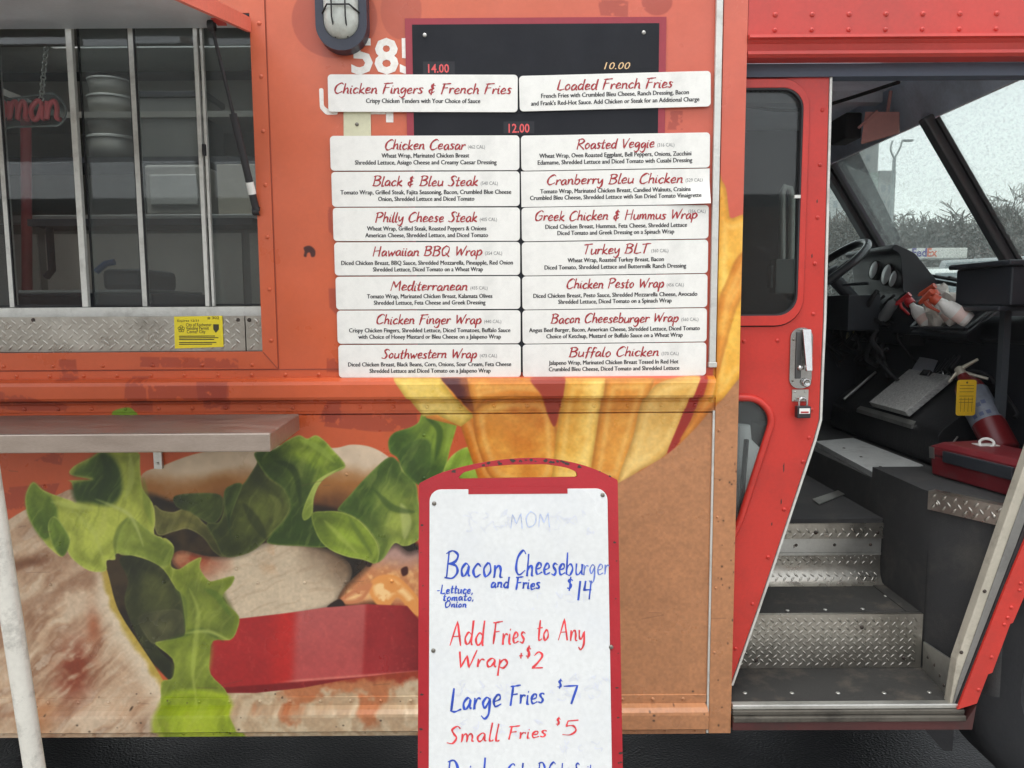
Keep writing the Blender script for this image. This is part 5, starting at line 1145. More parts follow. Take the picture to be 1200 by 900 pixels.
# ------------------------------------------------------------------ whiteboard sandwich sign
AT, AB = Vector((0, -.40, 1.232)), Vector((0, -.525, .569))
av = (AT - AB).normalized(); an = Vector((0, av.z, -av.y)); an = -an if an.y > 0 else an     # up the board, out of the board
def AP(px, py):
    d = Vector(ray(px, py)); c = Vector(CAM); t = (AT - c).dot(an) / d.dot(an); p = c + d * t - AT; return (p.x, p.dot(av))
aroot_z = 0.0; vbot = -(AT.z) / av.z
foot = AT + av * vbot
M_FRAME = mat('chipped_red_frame', S(156, 22, 32), .42, var=.08, bump=.1, dirt=S(34, 20, 24), dscale=22, damt=.95, dedge=(.66, .69))
M_WB = mat('whiteboard_enamel', S(206, 208, 206), .22, var=.02, dirt=S(192, 196, 202), dscale=4, damt=.35)
M_BLUE = mat('blue_marker', S(36, 70, 168), .4, var=.2, scale=40, fine=.2)
M_REDM = mat('red_marker', S(206, 56, 62), .4, var=.15, scale=40, fine=.2)
M_GHOST = mat('wiped_marker_trace', S(196, 199, 206), .3, var=.05)
M_GHOSTB = mat('half_wiped_blue', S(172, 184, 210), .35, var=.25, scale=60)
sg = thing('sandwich_board', 'red framed whiteboard sandwich sign with handwritten specials in front of the truck', 'sandwich board', (0.02, foot.y, 0))
# local frame: x, y = out of the board towards the back, z = up the board
MAT_A = Matrix(((1, 0, 0, 0), (0, -an.y, av.y, AT.y), (0, -an.z, av.z, AT.z), (0, 0, 0, 1)))
def ab(): m = MB(); m.T = MAT_A; return m
gp = lambda px, py: AP(px, py)
top = [gp(723, 562), gp(700, 551), gp(676, 543), gp(642, 537), gp(600, 537.5), gp(560, 543), gp(520, 553), gp(492, 566)]
TOPC = catmull(top, 5); xl, xr = gp(491, 570)[0], gp(724, 570)[0]
outer = [(xr, vbot)] + [(xr, top[0][1] - .004)] + [tuple(p) for p in TOPC] + [(xl, top[-1][1] - .004), (xl, vbot)]
wl, wr, wt_ = gp(503.5, 600)[0], gp(712, 600)[0], gp(600, 573)[1]
hole = [(wl + .004, vbot + .10), (wr - .004, vbot + .10), (wr - .004, wt_ - .01), (wl + .004, wt_ - .01)]
hs_ = [gp(536, 561), gp(542, 554), gp(565, 547.5), gp(600, 544.5), gp(640, 544), gp(664, 548), gp(676, 553), gp(677, 559)][::-1]
handle = round_poly(hs_, .008, 4)
b = ab(); b.plate(outer, 0, .030, [hole, handle]); FRB = b
b = FRB; b.mi = 1; rq = random.Random(12)
def chip(x, z, r, y=-.0004):
    n = 7; b.add([(x + r * rq.uniform(.5, 1.3) * math.cos(6.283 * k / n) * 1.6, y, z + r * rq.uniform(.5, 1.2) * math.sin(6.283 * k / n)) for k in range(n)], [tuple(range(n))])
for k in range(34):
    p = TOPC[rq.randrange(3, len(TOPC) - 3)] if rq.random() < .4 else TOPC[rq.randrange(len(TOPC) // 3, len(TOPC) * 2 // 3)]
    chip(p[0] + rq.uniform(-.01, .01), p[1] - rq.uniform(.002, .010), rq.uniform(.0014, .0042), -.0004 - k * .00002)
for k in range(22):
    x = (xl if k % 2 else xr) + rq.uniform(.003, .011) * (1 if k % 2 else -1); chip(x, rq.uniform(vbot, top[0][1] - .02), rq.uniform(.001, .003), -.0004 - k * .00002)
fr_ = b.build('frame', [M_FRAME, M_RUST], sg, bevel=.004, seg=2)
b = ab(); b.box(gp(549, 576)[0], gp(665, 576)[0], -.0035, -.0002, wt_ - .012, wt_ + .004); b.build('clip_bar', M_FRAME, sg)
b = ab(); b.plate(rrect(wl, wr, vbot + .08, wt_, .028, 7), -.003, .012, [[(gp(548.5, 576)[0], wt_ - .0005), (gp(548.5, 576)[0], wt_ - .010), (gp(665.5, 576)[0], wt_ - .010), (gp(665.5, 576)[0], wt_ - .0005)]] if False else []); wbd = b.build('whiteboard', M_WB, sg, bevel=.001)
b = ab()
for px, py in ((509, 590), (706, 580), (508, 762), (716, 758)): x, z = gp(px, py); b.rivet((x, -.003, z), (0, -1, 0), .0055, .003)
b.build('screw', M_SCREW, sg)
b = ab()
for (x0_, x1_) in ((xl + .004, xl + .03), (xr - .03, xr - .004)): b.box(x0_, x1_, .0, .028, vbot - .0, vbot + .02)
b.build('foot', M_RUB, sg)
# rear leaf of the sign, hinged at the top
bz = Vector((0, -.02, 0)); b = MB(); q0 = AT + Vector((0, .04, -.10)); q1 = Vector((0, .0 - .04, .012))
for x_ in (xl + .006, xr - .03):
    b.hexa([(x_, q1.y, q1.z), (x_ + .024, q1.y, q1.z), (x_ + .024, q1.y + .024, q1.z), (x_, q1.y + .024, q1.z)], [(x_, q0.y, q0.z), (x_ + .024, q0.y, q0.z), (x_ + .024, q0.y + .024, q0.z), (x_, q0.y + .024, q0.z)])
for t_ in (.06, .25, .96):
    p = q1.lerp(q0, t_); b.box(xl + .03, xr - .03, p.y + .002, p.y + .022, p.z - .012, p.z + .012)
b.build('rear_leg', M_FRAME, sg, bevel=.003)
WY = -.0034
def wr_(text, x0p, x1p, ybp, capp, m, width=.0042, slant=.12, jit=.05, seed=0, rot=0.0, gap=.10):
    b = ab(); a = gp(x0p, ybp); c = gp(x1p, ybp); t = gp((x0p + x1p) / 2, ybp - capp)
    hand_text(b, text, a[0], c[0], a[1], t[1] - a[1], width, WY - .0001 * (seed % 3), slant, jit, seed, rot, gap)
    return b
def join(parts, name, m):
    for p in parts: p.build(name, m, wbd)
join([wr_('Bacon', 521, 590, 676, 31, 0, seed=1, width=.0050), wr_('Cheese', 603, 663, 674, 27, 0, seed=2, width=.0046), wr_('bu', 662, 684, 673, 26, 0, seed=3, width=.0040), wr_('and', 575, 597, 688, 13, 0, seed=4, width=.0042),
      wr_('Fries', 604, 633, 690, 14, 0, seed=5, width=.0042), wr_('$', 664, 671, 692, 15, 0, seed=6, width=.0036), wr_('14', 675, 694, 702, 22, 0, seed=7, width=.005),
      wr_('-Lettuce,', 512, 555, 695, 10, 0, seed=8, width=.0034), wr_('tomato,', 519, 556, 703.5, 9, 0, seed=9, width=.0034), wr_('Onion', 521, 547, 711.5, 8, 0, seed=10, width=.0034),
      wr_('Large', 527, 588, 834, 27, 0, seed=11, width=.0050, rot=.10), wr_('Fries', 597, 638, 825, 22, 0, seed=12, width=.0046, rot=.04), wr_('$', 653, 659, 806, 11, 0, seed=13, width=.0034), wr_('7', 661, 677, 823, 21, 0, seed=14, width=.0046, slant=0),
      wr_('Drinks:', 523, 590, 916, 26, 0, seed=15, width=.0050), wr_('Coke', 594, 624, 908, 14, 0, seed=16, width=.0038), wr_('D.Coke', 630, 669, 908, 15, 0, seed=17, width=.0038), wr_('Sprite', 673, 698, 908, 15, 0, seed=18, width=.0034)], 'blue_marker_lettering', M_BLUE)
join([wr_('Add', 527, 568, 755, 28, 0, seed=21, width=.0042), wr_('Fries', 577, 616, 754, 26, 0, seed=22, width=.0042), wr_('to', 629, 644, 751, 26, 0, seed=23, width=.0042), wr_('Any', 654, 686, 750, 24, 0, seed=24, width=.0040),
      wr_('Wrap', 535, 596, 782, 20, 0, seed=25, width=.0044), wr_('+', 608, 613, 775, 16, 0, seed=26, width=.0034), wr_('$', 616, 622, 771, 14, 0, seed=27, width=.0044), wr_('2', 623, 638, 782, 20, 0, seed=28, width=.0044),
      wr_('Small', 524, 586, 871, 20, 0, seed=29, width=.0040, rot=.06), wr_('Fries', 595, 641, 865, 15, 0, seed=30, width=.0038, rot=.03), wr_('$', 651, 657, 849, 10, 0, seed=31, width=.0034), wr_('5', 659, 677, 860, 18, 0, seed=32, width=.0036)], 'red_marker_lettering', M_REDM)
join([wr_('rger', 683, 714, 674, 24, 0, seed=33, width=.0030)], 'thin_blue_lettering', mat('drying_blue_marker', S(96, 116, 186), .35, var=.3, scale=70))
join([wr_('MOM', 598, 646, 619, 17, 0, seed=34, width=.0026, slant=0, jit=.12)], 'faint_lettering', M_GHOSTB)
rq = random.Random(5)
for (x0, y0, x1, y1, n) in ((545, 600, 600, 622, 16), (640, 600, 690, 624, 14), (540, 660, 600, 672, 8), (620, 690, 690, 712, 10), (530, 800, 600, 820, 14), (630, 792, 712, 818, 20), (530, 845, 640, 858, 12), (650, 870, 712, 880, 6)):
    b = ab()
    for k in range(n):
        px, py = rq.uniform(x0, x1), rq.uniform(y0, y1); q = []
        for j in range(4): q.append(gp(px + rq.uniform(-4, 4) + j * 1.6, py + rq.uniform(-5, 5)))
        ribbon(b, catmull(q, 4), rq.uniform(.0012, .0032), WY + .0002 - .00001 * k, ramp=.00005)
    b.build('wiped_smear_stain', M_GHOST, wbd)
# ------------------------------------------------------------------ permit, neon sign, padlock, canopy pole
pm = thing('permit_notice', 'yellow paper vending permit stuck on the diamond plate sill', 'notice', (XZ(232, 390)[0], .018, XZ(232, 408)[1]))
b = MB(); b.plate([XZ(205, 408.5, .017), XZ(262, 406.5, .017), XZ(260.5, 370, .017), XZ(204, 371, .017)], .0166, .0180); b.build('paper', mat('yellow_paper', S(226, 206, 38), .6, var=.05, dirt=S(190, 174, 40), damt=.3), pm)
b = MB()
for txt, a, c, y, h in (('City of Rochester', 218, 248, 382.5, .0095), ('Vending Permit', 218, 245, 386.5, .0095), ('Center City', 219, 241, 390.5, .0095), ('Expires 12/31', 208, 233, 377, .006), ('# 302', 243, 257, 374, .008)):
    p0, p1 = XZ(a, y, .0165), XZ(c, y, .0165); type_text(b, txt, p0[0], p1[0], p0[1], h, .0162, bold=.01)
for y in (394, 396, 398, 401.5, 403.5):
    p0, p1 = XZ(210, y, .0165), XZ(256 - (y * 7 % 9), y - .8, .0165); b.box(p0[0], p1[0], .0161, .0164, p0[1] - .0013, p0[1] + .0013)
x, z = XZ(212.5, 385.5, .0165)
for k in range(5):
    a_ = math.radians(90 + 72 * k); b.lathe([(.0046, 0), (.0032, 0)], (x + .006 * math.cos(a_), .0160, z + .006 * math.sin(a_)), (0, -1, 0), 12)
b.plate([(XZ(250, 380, .0165)[0], XZ(250, 380, .0165)[1]), XZ(256.5, 380, .0165), XZ(256.5, 386, .0165), XZ(253, 390, .0165), XZ(250, 386, .0165)], .0158, .0163)
b.build('print', mat('permit_ink', S(58, 54, 30), .6), pm)
# neon word sign on a chain, inside the glass
YN = .16
ns = thing('neon_sign', 'unlit red neon word sign on clear backing hanging from a chain in the window', 'neon sign', (XZ(20, 135, YN)[0], YN, XZ(20, 150, YN)[1]))
b = MB(); np_ = lambda x, y: XZ(x, y, YN + .02)
pl = [np_(-170, 112), np_(-100, 106), np_(-20, 118), np_(40, 112), np_(62, 110), np_(74, 120), np_(78, 132), np_(72, 146), np_(58, 148), np_(12, 150), np_(2, 158), np_(-60, 166), np_(-160, 160), np_(-180, 140)]
b.plate([tuple(p) for p in catmull(pl, 4, True)], YN + .018, YN + .023); bkp = b.build('clear_backing', glass('acrylic_backing', (.72, .76, .76), 1.0, film=.06), ns)
b = MB(); pts = [(p[0], YN + .0165, p[1]) for p in catmull(pl, 4, True)]; b.tube(pts + [pts[0]], .003, 5); b.build('backing_edge', mat('clear_acrylic_edge', S(150, 158, 156), .3), ns)
b = MB()
sx0, sx1 = XZ(-150, 140, YN)[0], XZ(70, 140, YN)[0]; zb0 = XZ(0, 141, YN)[1]
st_, wd_ = hand_strokes('foodwoman', .12, .02)
st_, wd_ = hand_strokes('woman', .12, .02); sx0 = XZ(-32, 140, YN)[0]; s_ = (sx1 - sx0) / wd_
for q in st_: b.tube([(sx0 + p[0] * s_, YN, zb0 + p[1] * .115) for p in catmull(q, 5)], .0075, 7)
b.build('neon_tube', mat('dusty_red_neon_tube', S(238, 112, 118), .35), ns)
b = MB(); c0 = Vector((*XZ(48, 118, YN)[:1], YN, XZ(48, 118, YN)[1])); c1 = Vector((*XZ(53, 36, YN)[:1], YN, 2.44)); nl = 15
for k in range(nl):
    p = c0.lerp(c1, (k + .5) / nl); h = (c1 - c0).length / nl * .62; ax = (1, 0, 0) if k % 2 else (0, 1, 0)
    lk = []
    for j in range(14):
        t = 2 * math.pi * j / 14; u = Vector((0, math.cos(t) * .007, math.sin(t) * h)) if k % 2 else Vector((math.cos(t) * .007, 0, math.sin(t) * h)); lk.append(p + u)
    b.tube(lk + [lk[0]], .0022, 5, caps=False)
b.build('chain', M_ALU, ns)
# padlock on the door hasp
pv = dp(937, 481); pk = thing('padlock', 'small black padlock with a white label hanging from the door hasp', 'padlock', (pv[0], YD - .02, dp(937, 489)[1]))
x0, z0 = dp(929.5, 488.5); x1, z1 = dp(946, 474.5)
b = MB(); b.box(x0, x1, YD - .032, YD - .008, z0, z1); b.build('body', mat('black_lock_body', S(36, 36, 38), .4), pk, bevel=.003)
b = MB(); xm_ = (x0 + x1) / 2; b.tube([(xm_ - .012, YD - .02, z1)] + [(xm_ + .012 * math.cos(t), YD - .02, z1 + .012 + .012 * math.sin(t)) for t in [math.pi - math.pi * k / 8 for k in range(9)]] + [(xm_ + .012, YD - .02, z1)], .0036, 8); b.build('shackle', M_CHROME, pk)
b = MB(); b.box(x0 + .006, x1 - .004, YD - .0326, YD - .0321, z0 + .014, z1 - .006); b.build('lock_label', M_WHITEPL, pk)
b = MB(); b.box(x0 + .010, x1 - .008, YD - .0331, YD - .0327, z0 + .016, z0 + .021); b.build('label_print', M_INKRED, pk)
# leaning white canopy pole
YP_ = -.62
p0, p1 = Vector(P(41, 905, Y=YP_)), Vector(P(-6, 600, Y=YP_)); dr = (p0 - p1).normalized(); pb0 = p0 + dr * (p0.z / -dr.z); pt = p1 - dr * 1.6
tp = thing('canopy_pole', 'leaning white metal canopy pole in front of the wrap', 'pole', pb0)
b = MB(); b.tube([pb0 + Vector((0, 0, .01)), pt], .0215, 14); b.build('tube', mat('scuffed_white_pole', S(204, 201, 190), .45, .1, var=.08, dirt=S(120, 116, 108), dscale=16, damt=.8), tp)
b = MB(); b.box(pb0.x - .07, pb0.x + .07, pb0.y - .07, pb0.y + .07, .005, .013); b.build('foot_plate', M_ALU, tp)
# ------------------------------------------------------------------ things in the cab
def spray_bottle(px, py, X, label, headm, tilt, k):
    base = Vector(P(px, py, X=X))
    o = thing('spray_bottle', label, 'spray bottle', base, 'spray bottles in the dash tray')
    ax = Vector(tilt).normalized()
    b = MB(); b.lathe([(0, 0), (.027, 0), (.031, .01), (.031, .075), (.027, .093), (.015, .114), (.012, .130)], base, ax, 20); b.build('bottle', mat('milky_bottle', S(220, 218, 212), .4, var=.05, dirt=S(190, 180, 170), damt=.4), o)
    b = MB(); b.lathe([(.0314, .022), (.0314, .055)], base, ax, 20); b.build('label_band', mat('pale_pink_label', S(222, 196, 186), .5), o)
    h = base + ax * .130; fwd = Vector((-.55, .75, -.1)); fwd = (fwd - ax * fwd.dot(ax)).normalized(); sd = ax.cross(fwd)
    b = MB(); b.lathe([(.021, 0), (.021, .024), (.015, .03)], h, ax, 16)
    def blk(a, c, wv, hv):
        b.tube([h + ax * a[1] * .8 + fwd * a[0] * .8, h + ax * c[1] * .8 + fwd * c[0] * .8], [wv * .75, hv * .75], 10)
    blk((-.03, .05), (.055, .058), .017, .012); blk((0, .025), (0, .05), .016, .016); blk((.05, .058), (.066, .058), .009, .007)
    b.tube([h + ax * .05 + fwd * .028, h + ax * .02 + fwd * .042, h - ax * .03 + fwd * .036], [.008, .007, .005], 8)
    b.build('trigger_head', headm, o); return o
M_ORHEAD = mat('orange_red_trigger', S(190, 78, 52), .4); M_REDHD = mat('red_trigger', S(184, 40, 44), .4)
spray_bottle(1136, 376, 1.74, 'white spray bottle with orange trigger lying in front of the paper towel', M_ORHEAD, (-.62, .30, .48), 0)
spray_bottle(1120, 378, 1.80, 'white spray bottle with orange trigger behind another in the dash tray', M_ORHEAD, (-.42, .42, .80), 1)
spray_bottle(1090, 382, 1.84, 'spray bottle with dark red trigger beside the gauges', M_REDHD, (-.35, .55, .70), 2)
# crumpled paper towel between the bottles
def crumple(c, r, seed, sx=1, sy=1, sz=1):
    rn = random.Random(seed); bm = bmesh.new(); bmesh.ops.create_icosphere(bm, subdivisions=3, radius=1)
    from mathutils import noise
    b = MB(); vs = []
    for v in bm.verts:
        n = noise.noise(v.co * 2.1 + Vector((seed, 0, 0))) * .5 + noise.noise(v.co * 5 + Vector((0, seed, 0))) * .3
        p = v.co * (1 + n); vs.append(Vector(c) + Vector((p.x * sx, p.y * sy, p.z * sz)) * r)
    b.add(vs, [[v.index for v in f.verts] for f in bm.faces], False); bm.free(); return b
M_TOWEL = mat('white_paper_towel', S(226, 222, 212), .85, var=.05)
c = Vector(P(1100, 358, X=1.84)); b = crumple(c, .066, 3, .8, 1.15, 1.3)
tag(b.build('paper_towel', M_TOWEL, None, loc=c), 'crumpled white paper towel among the spray bottles', 'paper towel')
# clipboard standing on the engine cover with a sheet behind it
q = [Vector(P(px, py, Y=y)) for px, py, y in ((0, 0, 0),) * 4]; q = [Vector((1.738, 1.40, 1.160)), Vector((1.738, 1.06, 1.160)), Vector((1.935, 1.08, 1.318)), Vector((1.935, 1.42, 1.318))]
nq = (q[1] - q[0]).cross(q[3] - q[0]).normalized(); nq = -nq if nq.y > 0 else nq
nq = Vector((-.63, 0, .78)); lift = nq * .03
cb = thing('metal_clipboard', 'scratched grey metal clipboard case lying on the engine cover', 'clipboard', q[0])
b = MB(); b.hexa([p for p in q], [p + lift for p in q]); b.build('case', mat('scratched_metal', S(196, 196, 192), .45, .15, var=.25, scale=18, dirt=S(56, 56, 56), dscale=26, damt=.8, aniso=(2, 8, 8)), cb, bevel=.003)
b = MB(); m_ = (q[2] + q[3]) / 2 + lift; e_ = (q[3] - q[2]).normalized(); b.hexa([m_ - e_ * .04, m_ + e_ * .04, m_ + e_ * .04 + (q[0] - q[3]).normalized() * .03, m_ - e_ * .04 + (q[0] - q[3]).normalized() * .03], [m_ - e_ * .03 + nq * .012, m_ + e_ * .03 + nq * .012, m_ + e_ * .03 + nq * .005 + (q[0] - q[3]).normalized() * .03, m_ - e_ * .03 + nq * .005 + (q[0] - q[3]).normalized() * .03]); b.build('clip', M_CHROME, cb)
pp = [Vector(P(px, py, X=x)) for px, py, x in ((1068, 434, 1.93), (1092, 439, 1.93), (1102, 416, 2.0), (1094, 407, 2.02), (1082, 412, 2.0))]
b = MB(); b.add(pp + [p + Vector((.002, .004, .001)) for p in pp], [(0, 1, 2, 3, 4), (9, 8, 7, 6, 5)] + [(i, (i + 1) % 5, (i + 1) % 5 + 5, i + 5) for i in range(5)])
tag(b.build('paper_sheet', mat('grey_paper', S(168, 170, 176), .7), None, loc=pp[0]), 'pale folded paper sticking up behind the clipboard', 'paper')  # sheet in one even grey
M_TOOLS = mat('dark_tool_metal', S(70, 72, 76), .4, .5)
b = MB()
for k in range(5): a = Vector(P(1094 + k * 5, 440 - k * 2, X=1.94)); b.tube([a, a + Vector((.06, .01, .07 + .01 * (k % 2)))], .011, 7)
tag(b.build('tool_bundle', M_TOOLS, None, loc=Vector(P(1100, 440, X=1.96))), 'bundle of dark tools tucked behind the clipboard', 'tools'); b = MB()
b.tube(catmull([Vector(P(px, py, X=1.92)) for px, py in ((1094, 440), (1104, 434), (1106, 442), (1112, 436), (1118, 444))], 4), .006, 6)
tag(b.build('wire_coil', M_CHROME, None, loc=Vector(P(1105, 440, X=1.92))), 'small curled shiny wire beside the dark tools on the engine cover', 'wire')
# fire extinguisher with its yellow inspection tag
e0, e1 = Vector(P(1172, 522, Y=.58)), Vector(P(1128, 440, Y=.80)); ax = (e1 - e0).normalized(); Ln = (e1 - e0).length
ex = thing('fire_extinguisher', 'red fire extinguisher lying tilted against the engine cover', 'fire extinguisher', e0)
b = MB(); b.lathe([(0, -.03), (.050, -.03), (.058, -.02), (.058, Ln * .72), (.05, Ln * .84), (.024, Ln * .95), (.020, Ln * 1.0)], e0, ax, 26); b.build('cylinder', mat('extinguisher_red', S(116, 27, 31), .35), ex)
b = MB(); b.lathe([(.0587, Ln * .30), (.0587, Ln * .74)], e0, ax, 26); lb = b.build('label_sleeve', mat('grey_blue_label', S(118, 124, 134), .45, var=.2, scale=30), ex)
tocam = (Vector(CAM) - e0); tocam = (tocam - ax * tocam.dot(ax)).normalized(); sdv = ax.cross(tocam)
b = MB()
for i, (s_, t_) in enumerate(((-.03, .36), (-.005, .36), (.02, .36), (.0, .48), (.02, .5))):
    nrm = (tocam * math.cos(s_ / .0587) + sdv * math.sin(s_ / .0587)); p = e0 + ax * (Ln * t_) + nrm * .0590; u = ax.cross(nrm)
    b.add([p - u * .008 - ax * .008, p + u * .008 - ax * .008, p + u * .008 + ax * .008, p - u * .008 + ax * .008], [(0, 1, 2, 3)])
b.build('label_pictogram', mat('label_blue', S(84, 94, 124), .5), ex)
p = e0 + ax * Ln * .62 + (tocam * .95 + sdv * -.3).normalized() * .0592; b = MB(); u = sdv; b.add([p - u * .014 - ax * .01, p + u * .014 - ax * .01, p + u * .014 + ax * .01, p - u * .014 + ax * .01], [(0, 1, 2, 3)]); b.build('sticker', M_WHITEPL, ex)
b = MB(); b.lathe([(.018, 0), (.018, .035), (.012, .04)], e1, ax, 12)
h0 = e1 + ax * .03; b.tube([h0, Vector(P(1146, 421, Y=.78))], [.010, .006], 8); b.tube([h0 - ax * .012, Vector(P(1158, 444, Y=.74))], [.009, .006], 8); b.tube([h0, Vector(P(1112, 448, Y=.80))], [.008, .005], 6)
b.build('lever', mat('pale_zinc_lever', S(196, 190, 172), .4, .4), ex)
b = MB(); b.tube(catmull([e1 + ax * .02, e1 + Vector((.10, 0, .0)), e0 + ax * Ln * .5 + Vector((.12, -.02, 0)), e0 + ax * .1 + Vector((.10, 0, .02))], 6), .008, 8); b.build('hose', M_RUB, ex)
b = MB(); b.tube([Vector(P(1104, 536, Y=.66)), Vector(P(1122, 512, Y=.72))], .004, 5); b.tube([Vector(P(1156, 482, Y=.74)), Vector(P(1180, 452, Y=.85))], .004, 5); b.build('bracket_strap', M_ALU, ex)
yt0, yt1 = P(1119.5, 487, Y=.60), P(1144.5, 445, Y=.60)
b = MB(); b.plate(rrect(yt0[0], yt1[0], yt0[2], yt1[2], .010, 4), .5985, .60); tg = b.build('inspection_tag', mat('yellow_card', S(226, 184, 40), .6, var=.06), ex)
b = MB()
for k in range(6):
    z = yt1[2] - .022 - k * .012 - (.004 if k > 2 else 0); b.box(yt0[0] + .010, yt1[0] - .010, .5978, .5982, z, z + .0018)
for k in range(4): x = yt0[0] + .016 + k * .014; b.box(x, x + .0014, .5974, .5977, yt0[2] + .015, yt0[2] + .068)
b.lathe([(.004, 0), (0, 0)], ((yt0[0] + yt1[0]) / 2, .5976, yt1[2] - .010), (0, -1, 0), 10)
b.build('tag_print', mat('brown_ink', S(104, 84, 30), .6), tg)
# red tool case on the wheelhouse
c0, c1 = Vector(P(1099, 530, Y=.46)), Vector(P(1108, 556, Y=.44))
rc = thing('tool_case', 'dusty red plastic tool case on the carpeted wheel box', 'tool case', (1.65, .35, 1.034))
Z0 = 1.034
A_ = [Vector((*P(px, py, Z=Z0)[:2], Z0)) for px, py in ((1106, 555), (1225, 607), (1262, 560), (1150, 520))]
A_[0] = Vector((1.525, .50, Z0)); A_[1] = Vector((1.615, .06, Z0)); A_[2] = Vector((1.81, .10, Z0)); A_[3] = Vector((1.72, .54, Z0))
up_ = lambda pts, z, s=1.0: [Vector((p.x, p.y, 0)).lerp(Vector((sum(a.x for a in A_) / 4, sum(a.y for a in A_) / 4, 0)), 1 - s) + Vector((0, 0, z)) for p in pts]
M_CASE = mat('dusty_dark_red_plastic', S(112, 30, 36), .5, var=.15, bump=.2, dirt=S(96, 74, 72), dscale=9, damt=.5)
b = MB(); b.hexa(up_(A_, Z0, .97), up_(A_, Z0 + .070, 1.0)); b.build('tray', M_CASE, rc, bevel=.006)
b = MB(); b.hexa(up_(A_, Z0 + .072, 1.03), up_(A_, Z0 + .100, 1.03)); b.hexa(up_(A_, Z0 + .1005, 1.03), up_(A_, Z0 + .122, .84)); b.build('lid', M_CASE, rc, bevel=.005)
f0, f1 = up_(A_, 0, 1.0)[0], up_(A_, 0, 1.0)[1]; nf = Vector((-(f1 - f0).y, (f1 - f0).x, 0)).normalized(); nf = -nf if nf.y > 0 else nf
b = MB(); a, c = f0.lerp(f1, .16), f0.lerp(f1, .82)
b.hexa([a + nf * .014 + Vector((0, 0, Z0 + .058)), c + nf * .014 + Vector((0, 0, Z0 + .056)), c + nf * .003 + Vector((0, 0, Z0 + .056)), a + nf * .003 + Vector((0, 0, Z0 + .058))], [a + nf * .016 + Vector((0, 0, Z0 + .099)), c + nf * .016 + Vector((0, 0, Z0 + .100)), c + nf * .003 + Vector((0, 0, Z0 + .100)), a + nf * .003 + Vector((0, 0, Z0 + .099))])
b.build('carry_handle', M_BLACKPL, rc, bevel=.004)
b = MB(); a = f0 + nf * .004; b.hexa([a + Vector((0, 0, Z0 + .06)), a + (f1 - f0) * .05 + Vector((0, 0, Z0 + .06)), a + (f1 - f0) * .05 - nf * .003 + Vector((0, 0, Z0 + .06)), a - nf * .003 + Vector((0, 0, Z0 + .06))], [a + nf * .004 + Vector((0, 0, Z0 + .1)), a + (f1 - f0) * .05 + nf * .004 + Vector((0, 0, Z0 + .1)), a + (f1 - f0) * .05 + Vector((0, 0, Z0 + .1)), a + Vector((0, 0, Z0 + .1))]); b.build('latch', M_ALU, rc)
b = MB(); pv = P(1150, 522, Y=.36); c = Vector((1.665, .40, Z0 + .130)); b.torus(c, (-.3, -.5, .8), .022, .005, 18, 6); b.box(c.x - .035, c.x + .035, c.y - .02, c.y + .03, Z0 + .1225, Z0 + .1245); tag(b.build('cut_label_ring', M_WHITEPL, None, loc=c), 'small white plastic ring tag lying on the red tool case', 'tag')
jg = thing('white_tank', 'white tank with a dark strap standing on the step behind the door', 'tank', (.80, .41, .612))
b = MB(); b.lathe([(0, .001), (.085, .001), (.095, .02), (.095, .46), (.08, .53), (.04, .57), (.035, .62), (0, .62)], (.80, .41, .612), n=24); b.build('tank', M_WHITEPL, jg)
b = MB(); b.tube([(.765, .31, .62), (.775, .305, .9), (.79, .30, 1.2)], .009, 6); b.tube([(.735, .33, .62), (.74, .33, 1.15)], .006, 6); b.build('strap', M_RUB, jg)
# ------------------------------------------------------------------ kitchen seen dimly through the serving window
M_KWHITE = mat('kitchen_white', S(160, 156, 146), .5, var=.08, dirt=S(150, 146, 136), damt=.3)
M_KSTEEL = mat('kitchen_steel', S(160, 160, 156), .4, .5, var=.1)
def kx(px, py, Y): return XZ(px, py, Y)
YK = 1.55
ct = thing('prep_counter', 'steel prep counter along the far kitchen wall', 'counter', (-2.4, 1.75, .861))
b = MB(); zc = kx(200, 252, YK)[1]; b.box(-4.1, -.62, YK - .03, 2.06, zc - .04, zc); b.build('counter_top', M_KSTEEL, ct, bevel=.004)
b = MB(); b.box(-4.1, -.62, YK, 2.06, .861, zc - .041); b.build('cabinet', mat('kitchen_grey_front', S(120, 118, 112), .5, .3), ct)
b = MB()
for k in range(6): x = -1.05 - k * .5; b.box(x - .23, x + .23, YK - .012, YK - .0005, .95, zc - .09)
b.build('cabinet_door', M_KWHITE, ct)
fz = thing('chest_freezer', 'white boxy appliance standing on the kitchen counter', 'appliance', (*kx(205, 250, YK)[:1], 1.75, zc + .001))
b = MB(); x0, z1 = kx(166, 192, YK); x1 = kx(236, 192, YK)[0]; b.box(x0, x1, YK + .02, 2.0, zc + .001, z1); b.build('body', M_KWHITE, fz, bevel=.012)
b = MB(); b.box(x0 + .03, x1 - .03, YK + .005, YK + .0195, zc + .05, z1 - .05); b.build('door', mat('kitchen_offwhite', S(186, 184, 176), .5), fz, bevel=.005)
fz2 = thing('flat_box', 'pale flat carton beside the white appliance on the counter', 'carton', (*kx(272, 250, YK)[:1], 1.75, zc + .001))
b = MB(); x0, z1 = kx(246, 189, YK); x1 = kx(300, 189, YK)[0]; b.box(x0, x1, YK + .08, YK + .4, zc + .001, z1); b.build('carton', mat('pale_carton', S(176, 168, 150), .8, var=.08), fz2, bevel=.004)
sh_ = thing('wall_shelf', 'dark wall shelf over the counter holding tubs', 'shelf', (-1.6, 1.9, kx(200, 190, YK)[1]))
zs_ = kx(200, 190, YK)[1] + .03; b = MB(); b.box(-4.1, -.62, 1.72, 2.06, zs_, zs_ + .03); b.build('board', M_DARK, sh_)
